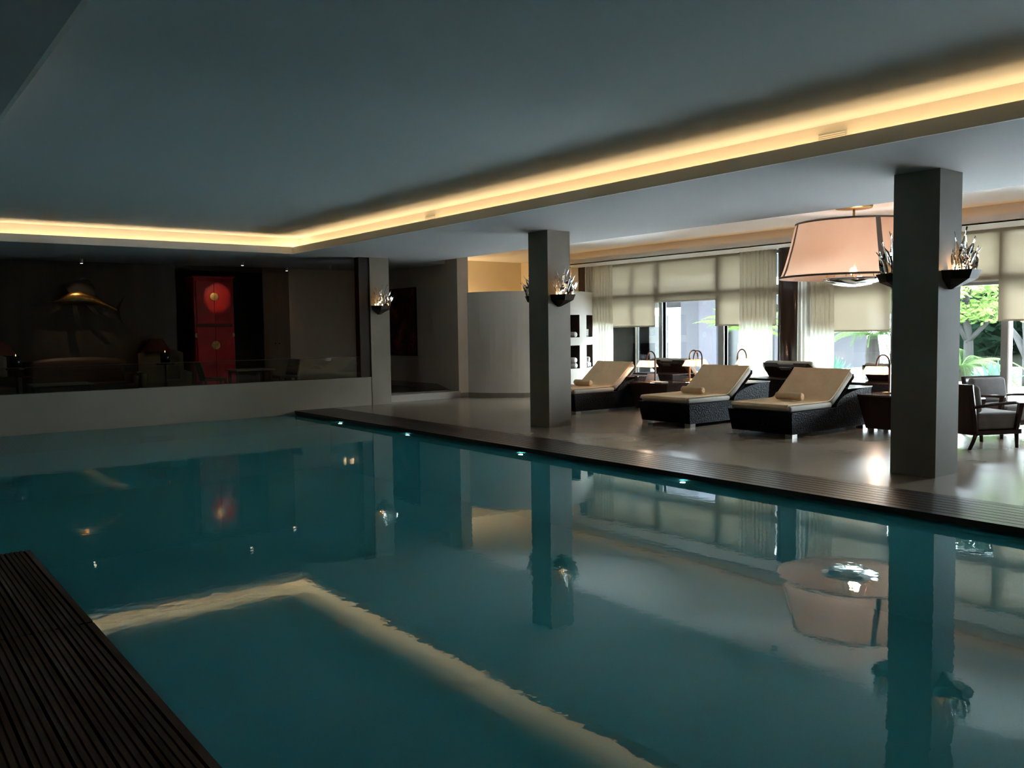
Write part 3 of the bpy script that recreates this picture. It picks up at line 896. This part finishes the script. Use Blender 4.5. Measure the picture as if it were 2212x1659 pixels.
# ---------------------------------------------------------------- armchairs
def make_armchair():
    t = thing('armchair', 'armchair', 'chair')
    # local: faces +x, width along y, origin under the centre
    W2 = .31
    b = MB()
    def back(u, v):
        y = -W2 - .0 + (2 * W2) * u
        z = .17 + .60 * v
        return (-.34 + .06 * (1 - v) * v * 0 - .09 * v + .05 * (2 * u - 1) ** 2, y, z)
    b.grid(back, 10, 8)
    b.build('back_panel', MAHOG, t, smooth=True, solid=.03)
    MB().box(-.30, .32, -W2, W2, .17, .225).build('seat_rail', MAHOG, t, bevel=.006)
    MB().box(-.28, .335, -W2 + .025, W2 - .025, .226, .43).build('seat_cushion', GREYFAB, t, bevel=.035, seg=4)
    M = Matrix.Translation((-.235, 0, .43)) @ Matrix.Rotation(R(-9), 4, 'Y')
    MB().box(-.055, .055, -W2 + .03, W2 - .03, .0, .33).xf(M).build('back_cushion', GREYFAB, t, bevel=.05, seg=5)
    for s_ in (-1, 1):
        y = s_ * (W2 - .005)
        a = MB().tube([(-.37, y, .50), (-.1, y, .53), (.20, y, .545), (.33, y, .545)], [.02, .022, .024, .022], 8, flat=.6)
        a.build('arm', MAHOG, t, smooth=True)
        MB().hexa([(.22, y - .018, .22), (.26, y - .018, .22), (.26, y + .018, .22), (.22, y + .018, .22), (.27, y - .02, .535), (.335, y - .02, .535), (.335, y + .02, .535), (.27, y + .02, .535)]).build('arm_post', MAHOG, t)
        MB().tube([(-.30, y * .93, .18), (-.33, y * .93, .10), (-.39, y * .93, 0)], [.026, .024, .02], 8).build('leg', MAHOG, t, smooth=True)
        MB().tube([(.27, y * .93, .18), (.275, y * .93, .1), (.28, y * .93, 0)], [.026, .024, .022], 8).build('leg', MAHOG, t, smooth=True)
    return t
ac0 = make_armchair()
ac0.location = (10.95, 4.93, 0); ac0.rotation_euler = (0, 0, R(-24.5)); tag(ac0, 'mahogany armchair seen from behind right of the nearest column', 'chair', 'grey cushioned mahogany armchairs')
o = copy_tree(ac0); o.location = (12.15, 5.18, 0); o.rotation_euler = (0, 0, R(-112)); tag(o, 'mahogany armchair facing the room with its grey back cushion showing', 'chair', 'grey cushioned mahogany armchairs')

# ---------------------------------------------------------------- glass balustrade
gb = thing('glass_balustrade', 'clear glass balustrade on the far parapet', 'balustrade', (0, YW + .05, .568))
xs = [-4, -1.0, 1.6, 3.95, 6.2, 8.22]
for a, b in zip(xs[:-1], xs[1:]):
    MB().box(a + .004, b - .004, 0, .012, 0, .415).build('glass_panel', RAILGLASS, gb)
MB().box(-4, 8.22, -.006, .018, .415, .424).build('cap_rail', mat('bronze_rail', (.10, .07, .05), .35, metal=.8), gb)

# ---------------------------------------------------------------- lounge
def red_cabinet():
    t = thing('wedding_cabinet', 'tall red lacquered cabinet with round brass plates', 'cabinet', (6.485, 19.15, LF))
    w, h, dp = .435, 2.555, .52
    MB().box(-w, w, .02, dp, 0, h).build('carcass', REDLAC, t, bevel=.008)
    MB().box(-w - .02, w + .02, -.01, dp + .005, h, h + .03).build('cornice', REDLAC, t)
    MB().box(-w + .05, w - .05, .0, .02, 1.475, 1.545).build('mid_rail', mat('dark_red_lacquer', (.10, .006, .006), .3), t)
    for z0, z1, zc in ((.12, 1.465, 1.08), (1.555, 2.48, 2.14)):
        for s_ in (-1, 1):
            x0, x1 = (-w + .05, -.004) if s_ < 0 else (.004, w - .05)
            dr = MB().box(x0, x1, -.006, .02, z0, z1).build('door', REDLAC, t, bevel=.004)
            q = MB().lathe([(0, 0), (.088, 0), (.095, .004), (.085, .009), (.05, .011), (0, .011)], seg=28, a0=(PI / 2 if s_ < 0 else -PI / 2), a1=(3 * PI / 2 if s_ < 0 else PI / 2))
            q.xf(Matrix.Translation((s_ * .003, -.006, zc)) @ Matrix.Rotation(R(90), 4, 'X'))
            q.build('brass_plate', BRASS, dr)
            MB().box(s_ * .012 - .004 + (s_ * .02), s_ * .012 + .004 + s_ * .03, -.024, -.016, zc + .01, zc + .022).build('pull', BRASS, dr)
    for s_ in (-1, 1):
        q = MB().lathe([(0, 0), (.05, 0), (.05, .006), (0, .008)], seg=20)
        q.xf(Matrix.Translation((s_ * (w - .045), .018, 1.30)) @ Matrix.Rotation(R(90), 4, 'X')).build('hinge_plate', BRASS, t)
    return t
red_cabinet()

def sailfish():
    t = thing('sailfish_sculpture', 'bronze sailfish sculpture on the lounge back wall', 'sculpture', (3.80, 19.02, 2.16))
    # local: x along the wall, nose to -x; z up
    pr = [(-.72, -.02, .006, .006), (-.50, -.012, .012, .012), (-.42, .0, .035, .04), (-.33, .025, .055, .085), (-.18, .065, .07, .125), (0, .075, .07, .125), (.2, .035, .06, .10), (.4, -.04, .04, .062), (.58, -.13, .022, .032), (.66, -.165, .016, .026)]
    m = MB(); seg = 14
    for x, z, ry, rz in pr:
        for k in range(seg):
            a = 2 * PI * k / seg
            m.v.append((x, ry * math.cos(a), z + rz * math.sin(a)))
    for i in range(len(pr) - 1):
        for k in range(seg):
            l = (k + 1) % seg
            m.f.append((i * seg + k, i * seg + l, (i + 1) * seg + l, (i + 1) * seg + k))
    m.f.append(tuple(range(seg))); m.f.append(tuple((len(pr) - 1) * seg + k for k in range(seg)))
    m.build('body', FISHMAT, t, smooth=True)
    def fin(name, pts, th=.006):
        MB().prism(pts, -th, th, axis='y').build(name, MBSAIL, t)
    MBSAIL = mat('dimmed_bronze', (.012, .010, .007), .5, metal=.3)  # dim light on the sail put into a darker bronze, shared by all fins
    fin('sail_fin', [(-.22, .17), (-.30, .33), (-.20, .34), (-.08, .42), (.04, .45), (.14, .44), (.22, .36), (.26, .26), (.27, .14), (.20, .10), (0, .18)])
    fin('tail_fin', [(.63, -.14), (.70, -.02), (.80, .12), (.82, .14), (.74, -.06), (.70, -.17), (.73, -.34), (.76, -.46), (.68, -.34), (.62, -.20)])
    fin('pectoral_fin', [(-.17, -.04), (-.16, -.30), (-.10, -.44), (.03, -.58), (-.02, -.42), (-.07, -.22), (-.08, -.04)])
    fin('pelvic_fin', [(.06, -.05), (.14, -.14), (.26, -.26), (.33, -.27), (.30, -.22), (.20, -.10), (.16, -.04)])
    fin('anal_fin', [(.34, -.06), (.40, -.18), (.50, -.20), (.47, -.12)])
    MB().tube([(-.14, 0, 0), (-.14, .27, 0)], .012, 8).tube([(.25, 0, 0), (.25, .27, 0)], .012, 8).build('wall_bracket', BRONZE, t)
    return t
sailfish()

def ceiling_spot(x, y, lab, aim=None, watts=0, cone=28, z=SOF):
    t = thing('ceiling_spotlight', lab, 'spotlight', (x, y, z), 0, 'small ceiling spotlights in the lounge')
    MB().lathe([(.045, 0), (.055, -.004), (.055, -.008), (.038, -.008), (.030, .0)], seg=20).build('trim_ring', CHROME, t, smooth=True)
    hd = MB().lathe([(0, -.09), (.030, -.09), (.034, -.02), (.02, 0), (0, 0)], seg=16).build('lamp_head', CHROME, t, smooth=True)
    MB().lathe([(0, -.0905), (.024, -.0905)], seg=16).build('lens', SPOTGLOW if watts else BLACK, t)
    if watts:
        lamp_light(t, (0, 0, -.10), watts, .02, (1.0, .72, .42), 'SPOT', cone, None)
        L = kids(t)[-1]
        lt_ = [k for k in kids(t) if k.type == 'LIGHT'][0]
        lt_.rotation_euler = (Vector(aim) - Vector((x, y, z - .1))).to_track_quat('-Z', 'Y').to_euler()
    return t
ceiling_spot(3.74, 18.55, 'ceiling spotlight above the bronze sailfish', (3.85, 19.22, 1.2), 17, 66)
ceiling_spot(6.60, 17.7, 'bright ceiling spotlight in front of the red cabinet', (6.56, 19.15, 2.28), 45, 24)
ceiling_spot(8.05, 18.85, 'ceiling spotlight above the brown wooden door', (8.02, 19.3, 1.6), 2.0, 60)
ceiling_spot(8.70, 18.0, 'dark ceiling spotlight before the taupe lounge wall')

def sofa(x, y, rz, w, m, lab, name='sofa', h=.82, group=None, cat='sofa'):
    t = thing(name, lab, cat, (x, y, LF), rz, group)
    MB().box(-w, w, -.38, .36, .08, .40).build('seat', m, t, bevel=.04, seg=3)
    def bk(u, v):
        a = -1 + 2 * u
        return (a * w, .36 + .06 * v - .10 * a * a, .10 + (h - .12 * abs(a) ** 3 * .6) * v)
    MB().grid(bk, 12, 6).build('backrest', m, t, smooth=True, solid=.12)
    for s_ in (-1, 1):
        MB().box(s_ * w - .07, s_ * w + .07, -.38, .36, .08, .58).build('arm', m, t, bevel=.04, seg=3)
        for yy in (-.3, .3):
            MB().box(s_ * (w - .06) - .025, s_ * (w - .06) + .025, yy - .025, yy + .025, 0, .09).build('leg', WENGE, t)
    return t
sofa(3.65, 18.62, 0, .92, BROWNSOFA, 'long dark brown sofa below the bronze sailfish', h=.80)
sofa(5.20, 18.55, R(-8), .42, CREAMSOFA, 'ecru tub chair right of the dark brown sofa', 'tub_chair', .92, 'ecru tub chairs in the lounge', 'chair')
sofa(2.06, 18.55, R(8), .42, CREAMSOFA, 'ecru tub chair left of the dark brown sofa', 'tub_chair', .92, 'ecru tub chairs in the lounge', 'chair')
def shade_lamp(x, y, lab):
    t = thing('floor_lamp', lab, 'lamp', (x, y, LF), 0, 'rust shaded floor lamps in the lounge')
    MB().cyl((0, 0), .13, 0, .02, 24).build('base', BRONZE, t)
    MB().cyl((0, 0), .012, .02, 1.02, 12).build('pole', BRONZE, t)
    MB().lathe([(.30, .98), (.28, 1.0), (.13, 1.24), (.12, 1.24), (.285, .985)], seg=32).build('lamp_shade', REDSHADE, t, smooth=True)
shade_lamp(5.18, 19.02 - .05, 'rust shaded lamp behind the right ecru tub chair')
shade_lamp(2.32, 19.02 - .05, 'rust shaded lamp behind the left ecru tub chair')
def low_table(x, y, w, dp, h, lab, top=None):
    t = thing('lounge_table', lab, 'table', (x, y, LF), 0, 'pale topped tables in the lounge')
    MB().box(-w, w, -dp, dp, h - .025, h).build('table_top', top or PARAPET, t, bevel=.004)
    MB().box(-w + .06, w - .06, -dp + .06, dp - .06, h - .06, h - .025).build('apron', WENGE, t)
    for sx in (-1, 1):
        for sy in (-1, 1):
            MB().box(sx * (w - .08) - .025, sx * (w - .08) + .025, sy * (dp - .08) - .025, sy * (dp - .08) + .025, 0, h - .06).build('leg', WENGE, t)
low_table(6.52, 17.25, .40, .35, .61, 'pale topped table in front of the red cabinet')
low_table(3.0, 17.0, .48, .35, .50, 'low pale topped table in front of the dark brown sofa')
def pedestal(x, y, lab, labv):
    t = thing('pedestal_table', lab, 'table', (x, y, LF), 0, 'slim black pedestal tables in the lounge')
    MB().cyl((0, 0), .14, 0, .02, 24).build('base', BLACK, t)
    MB().cyl((0, 0), .02, .02, .76, 12).build('pole', BLACK, t)
    MB().cyl((0, 0), .16, .76, .785, 28).build('table_top', BLACK, t)
    v = thing('candle_holder', labv, 'candle holder', (x, y, LF + .785), 0, 'black candle holders in the lounge')
    MB().lathe([(0, 0), (.085, 0), (.09, .21), (.08, .21), (.075, .17), (0, .17)], seg=28).build('holder', BLACK, v, smooth=True)
    MB().cyl((0, 0), .05, .171, .205, 18).build('candle', WAX, v)
    MB().lathe([(0, .205), (.008, .215), (.005, .235), (0, .25)], seg=10).build('flame', FLAME, v, smooth=True)
pedestal(4.84, 17.15, 'slim black pedestal table in front of the right ecru tub chair', 'black candle holder on the pedestal before the right tub chair')
pedestal(2.35, 17.15, 'slim black pedestal table at the left edge of the lounge', 'black candle holder at the left edge of the lounge')
def side_chair(x, y, rz, lab):
    t = thing('dining_chair', lab, 'chair', (x, y, LF), rz, 'dark chairs around the lounge table')
    MB().box(-.22, .22, -.22, .22, .40, .46).build('seat', BROWNSOFA, t, bevel=.015)
    MB().hexa([(-.22, .19, .46), (.22, .19, .46), (.22, .23, .46), (-.22, .23, .46), (-.21, .27, .78), (.21, .27, .78), (.21, .31, .78), (-.21, .31, .78)]).build('backrest', BROWNSOFA, t, bevel=.01)
    for sx in (-1, 1):
        for sy in (-1, 1):
            MB().box(sx * .19 - .02, sx * .19 + .02, sy * .19 - .02, sy * .19 + .02, 0, .40).build('leg', WENGE, t)
side_chair(7.22, 17.25, R(-80), 'dark chair right of the pale table before the cabinet')
side_chair(5.82, 17.4, R(85), 'dark chair left of the pale table before the cabinet')

# warm light of the shower room
t = thing('uplight', 'warm uplight on the ochre wall hidden behind the curved shower wall', 'wall lamp', (12.6, 18.6, 1.75))
MB().lathe([(0, -.06), (.05, -.05), (.09, .0), (.085, .0), (.045, -.04), (0, -.045)], (0, -.11, 0), 24).box(-.03, .03, -.11, 0, -.055, -.035).build('bowl', BRASS, t, smooth=True)
MB().lathe([(0, -.03), (.02, -.02), (.025, 0), (0, .025)], (0, -.11, 0), 12).build('bulb', BULB, t, smooth=True)
lamp_light(t, (0, -.16, .08), 54, .04, (1.0, .68, .34))

# pool fittings
for x, y, lab in ((6.80, 13.82, 'far small lamp under the right deck edge'), (6.80, 11.54, 'second small lamp from the far end under the right deck edge'),
                  (6.80, 8.72, 'third small lamp from the far end under the right deck edge'), (6.80, 6.01, 'nearest small lamp under the right deck edge')):
    o = MB().lathe([(0, -.004), (.026, -.004), (.03, 0), (0, 0)], seg=18).build('pool_lamp', POOLGLOW)
    o.location = (x, y, -.0545)
    tag(o, lab, 'lamp', 'small round lamps under the pool deck')
o = MB().box(-.28, .28, 0, .012, -.045, .045).build('pool_grille', mat('dark_grille', (.02, .06, .07), .5))
o.location = (4.25, YW - .014, -.32); tag(o, 'dark rectangular grille under water in the far pool wall', 'grille')
o = MB().cyl((0, 0), .11, 0, .012, 24).build('drain_cover', mat('drain_teal', (.02, .10, .12), .5))
o.location = (2.55, 3.2, -1.15); tag(o, 'small round drain cover on the pool floor', 'drain')
o = MB().lathe([(0, -.045), (.05, -.04), (.06, 0), (0, 0)], seg=24).build('smoke_detector', mat('grey_plastic', (.2, .2, .2), .5), smooth=True)
o.location = (11.0, 7.9, CZ2); tag(o, 'small round detector on the ceiling over the loungers', 'detector')
for y, lab in ((4.50, 'rectangular vent in the light trough above the nearest column'), (11.2, 'rectangular vent in the light trough towards the far corner')):
    t = thing('wall_vent', lab, 'vent', (TX1 + CV, y, 3.155), 0, 'vents in the ceiling light trough')
    MB().box(-.012, 0, -.14, .14, -.05, .05).build('frame', CEIL, t, bevel=.004)
    m = MB()
    for k in range(5): m.box(-.016, -.010, -.125, .125, -.04 + k * .018, -.032 + k * .018)
    m.build('slats', mat('vent_slats', (.6, .58, .54), .6), t)

# ---------------------------------------------------------------- outdoors
struct(MB().box(XG + .2, 60, -20, 60, -.25, -.03), 'ground_terrace', PAVE, 'pale paved terrace outside the windows')
struct(MB().box(XG + .3, XG + 1.1, -10, 18, 3.1, 3.35), 'ceiling_canopy', WHITEOUT, 'white canopy over the terrace')
tag(MB().box(22.0, 40, 2, 13.6, -.0305, -.029).build('lawn', LAWN), 'green lawn beyond the terrace', 'lawn', kind='stuff')

def building():
    t = thing('hotel_wing', 'lilac rendered hotel wing with dark glazing beyond the terrace', 'building', (23, 0, -.03))
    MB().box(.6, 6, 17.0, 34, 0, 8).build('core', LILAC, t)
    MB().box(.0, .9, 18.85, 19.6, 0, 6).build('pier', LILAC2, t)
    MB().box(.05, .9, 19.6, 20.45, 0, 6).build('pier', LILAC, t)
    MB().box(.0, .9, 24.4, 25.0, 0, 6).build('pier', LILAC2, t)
    MB().box(.2, .8, 17.0, 34, 1.96, 2.2).build('white_band', WHITEOUT, t)
    MB().box(.1, .7, 17.0, 34, 2.5, 6).build('upper_wall', LILAC, t)
    MB().box(-2.6, .7, 16.9, 34, 2.75, 3.05).build('loggia_shade_roof', WHITEOUT, t)  # unseen roof, added to shade the piers and glazing from the sky
    for a, b in ((17.1, 18.8), (20.5, 22.7), (22.8, 24.3), (25.1, 27.0), (27.1, 29.5)):
        f_ = MB().box(.42, .5, a, b, 0, 2.0).build('window', DARKGLASS, t)
        MB().box(.38, .42, a, a + .06, 0, 2.0).box(.38, .42, b - .06, b, 0, 2.0).box(.38, .42, a, b, 1.93, 2.0).build('window_frame', WHITEOUT, f_)
    def cf(u, v): return (.34 + .04 * math.sin(u * 30), 20.65 + .6 * u, .05 + 1.9 * v)
    MB().grid(cf, 40, 3).build('curtain', WHITEOUT, t, smooth=True)
    MB().box(.40, .46, 17.6, 18.3, .55, .95).build('wall_screen', BLACK, t)
building()

def frond(m, base, az, length, rise, droop, leaf, n=16, wid=.02):
    """one arching frond with leaflets in two rows."""
    d = Vector((math.cos(az), math.sin(az), 0)); s_ = Vector((-math.sin(az), math.cos(az), 0))
    pts = []
    for i in range(n + 1):
        u = i / n
        pts.append(Vector(base) + d * length * u + Vector((0, 0, rise * u - droop * u * u)))
    for i in range(n):
        p, q = pts[i], pts[i + 1]
        m.add([p - s_ * wid * .5, p + s_ * wid * .5, q + s_ * wid * .4, q - s_ * wid * .4], [(0, 1, 2, 3)])
        u = (i + .5) / n
        ll = leaf * math.sin(PI * min(1, u * .9 + .12)) + .03
        for sg in (-1, 1):
            for h_ in (0, .5):
                b = p.lerp(q, h_)
                tip = b + s_ * sg * ll + d * ll * .5 - Vector((0, 0, ll * .35))
                m.add([b, b + d * wid * 1.4, tip], [(0, 1, 2)])
def leaf_cloud(m, c, rad, n, size, rnd):
    for _ in range(n):
        while True:
            p = Vector((rnd.uniform(-1, 1), rnd.uniform(-1, 1), rnd.uniform(-1, 1)))
            if p.length < 1: break
        p = Vector((c[0] + p.x * rad[0], c[1] + p.y * rad[1], c[2] + p.z * rad[2]))
        a = Vector((rnd.uniform(-1, 1), rnd.uniform(-1, 1), rnd.uniform(-.5, .5))).normalized() * size * rnd.uniform(.6, 1.2)
        b = a.orthogonal().normalized() * size * rnd.uniform(.3, .6)
        m.add([p - a, p - b * .8, p + a, p + b * .8], [(0, 1, 2, 3)])
def tree(x, y, lab, h, blobs, lm, n, size, seed, trunk=.14, group=None, forks=()):
    t = thing('garden_tree', lab, 'tree', (x, y, -.0285), 0, group)
    rnd = random.Random(seed)
    m = MB()
    m.tube([(0, 0, 0), (.06, .05, h * .35), (-.05, .1, h * .6), (.1, .0, h)], [trunk, trunk * .85, trunk * .7, trunk * .35], 10)
    for (dx, dy, z0, dz) in forks:
        m.tube([(0.0, .08, z0), (dx * .5, dy * .5, z0 + dz * .5), (dx, dy, z0 + dz)], [trunk * .6, trunk * .45, trunk * .25], 8)
    m.build('trunk', BARK, t, smooth=True)
    c = MB()
    for (bx, by, bz, rx, ry, rz_) in blobs:
        leaf_cloud(c, (bx, by, bz), (rx, ry, rz_), n, size, rnd)
    c.build('crown', lm, t)
    return t
rb_ = random.Random(3)
tree(23.2, 10.75, 'light green maple tree beyond the terrace right of the nearest column', 3.2,
     [(rb_.uniform(-1.6, 1.2), rb_.uniform(-.7, 1.7), rb_.uniform(1.7, 3.4), .7, .75, .3) for _ in range(34)], LEAF1, 190, .12, 11, .13, forks=[(.3, -.6, 1.0, .9), (-.2, .6, 1.1, 1.0)])
tree(22.4, 8.95, 'pale forked tree at the right edge beyond the glass door', 3.4,
     [(rb_.uniform(-1.0, 1.0), rb_.uniform(-1.2, .3), rb_.uniform(1.7, 3.4), .6, .6, .3) for _ in range(14)], LEAF1, 130, .10, 12, .17, forks=[(.2, .7, .7, .9), (.2, -.6, .8, 1.0)])
for i, (x, y, lab) in enumerate(((31, 9.0, 'right dark tree rising behind the garden hedge'), (31, 14.2, 'left dark tree rising behind the garden hedge'))):
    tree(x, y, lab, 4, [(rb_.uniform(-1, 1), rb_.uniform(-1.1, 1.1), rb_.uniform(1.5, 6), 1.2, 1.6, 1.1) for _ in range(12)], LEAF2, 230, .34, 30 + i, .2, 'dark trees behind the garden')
hg = MB().box(-.35, .35, -5.9, 5.9, -.28, 2.35); hr = random.Random(21)
for k in range(30):
    leaf_cloud(hg, (hr.uniform(-.4, .4), -5.5 + 11 * k / 29, .7 + 1.4 * (k % 2)), (.7, .7, .95), 190, .26, hr)
o = hg.build('hedge', LEAF2); o.location = (26.5, 8.4, .52)
tag(o, 'dark dense hedge along the back of the garden', 'hedge')
def cycad(x, y, lab, n, length, seed, base=.5, rise=.9, droop=1.3, z=-.03):
    t = thing('cycad', lab, 'plant', (x, y, z))
    rnd = random.Random(seed)
    MB().lathe([(0, 0), (.16, 0), (.18, base * .6), (.12, base), (0, base)], seg=14).build('stem', PALMBARK, t)
    m = MB()
    for k in range(n):
        frond(m, (0, 0, base), 2 * PI * k / n + rnd.uniform(-.15, .15), length * rnd.uniform(.8, 1.1), rise * rnd.uniform(.5, 1.3), droop * rnd.uniform(.8, 1.2), .17, 20, .03)
    m.build('fronds', LEAF3, t)
cycad(19.6, 9.25, 'sago palm with arching fronds beyond the glass right of the column', 26, 1.3, 5, .55, 1.1, 1.35)
cycad(20.3, 11.75, 'sago palm showing under the blind left of the nearest column', 22, 1.5, 6, 1.25, .7, .9)
def agave(x, y, lab, n, h, seed, lm=None):
    t = thing('agave', lab, 'plant', (x, y, -.03))
    rnd = random.Random(seed); m = MB()
    for k in range(n):
        a = 2.4 * k; sp_ = .25 + .75 * k / n
        d = Vector((math.cos(a), math.sin(a), 0)); s_ = Vector((-math.sin(a), math.cos(a), 0))
        P = [Vector((0, 0, .05)), d * .25 * sp_ * h + Vector((0, 0, h * .45)), d * .6 * sp_ * h + Vector((0, 0, h * (1 - .45 * sp_)))]
        w = [.05, .085, .004]
        vs = []
        for p, ww in zip(P, w): vs += [p - s_ * ww, p + Vector((0, 0, -.02)), p + s_ * ww]
        m.add(vs, [(0, 1, 4, 3), (1, 2, 5, 4), (3, 4, 7, 6), (4, 5, 8, 7)])
    m.build('leaves', lm or LEAF4, t, smooth=True)
    MB().cyl((0, 0), .08, 0, .12, 12).build('stem', PALMBARK, t)
agave(17.6, 7.66, 'spiky green agave outside above the armchair with the grey back cushion', 26, .9, 8)
agave(17.6, 11.15, 'blue green agave right of the sheer curtain', 30, .95, 9)
agave(18.6, 10.3, 'green agave beside the blue green one outside', 26, .9, 10)
def palm(x, y, lab, h, n, seed):
    t = thing('palm_tree', lab, 'palm', (x, y, -.03))
    rnd = random.Random(seed)
    MB().tube([(0, 0, 0), (.03, 0, h * .5), (0, .02, h)], [.19, .16, .17], 12).build('trunk', PALMBARK, t)
    m = MB()
    for k in range(n):
        frond(m, (0, 0, h), 2 * PI * k / n + rnd.uniform(-.2, .2), 1.5 * rnd.uniform(.8, 1.1), rnd.uniform(.5, 1.6), rnd.uniform(.7, 1.2), .28, 16, .035)
    m.build('fronds', LEAF5, t)
palm(20.6, 15.75, 'short palm tree outside left of the round brown column', 1.35, 22, 4)
o = MB().box(0, .18, 0, 12, 0, .9).build('planter_wall', WHITEOUT); o.location = (21.4, -3.5, -.03)
tag(o, 'low white garden wall beyond the terrace at the right', 'wall')
o = MB().lathe([(0, 0), (.26, 0), (.34, .35), (.36, .38), (.30, .38), (.28, .33), (0, .33)], seg=28).build('planter', mat('grey_pot', (.35, .34, .36), .7), smooth=True)
o.location = (17.0, 8.1, -.03); tag(o, 'grey round pot outside behind the armchairs', 'pot')
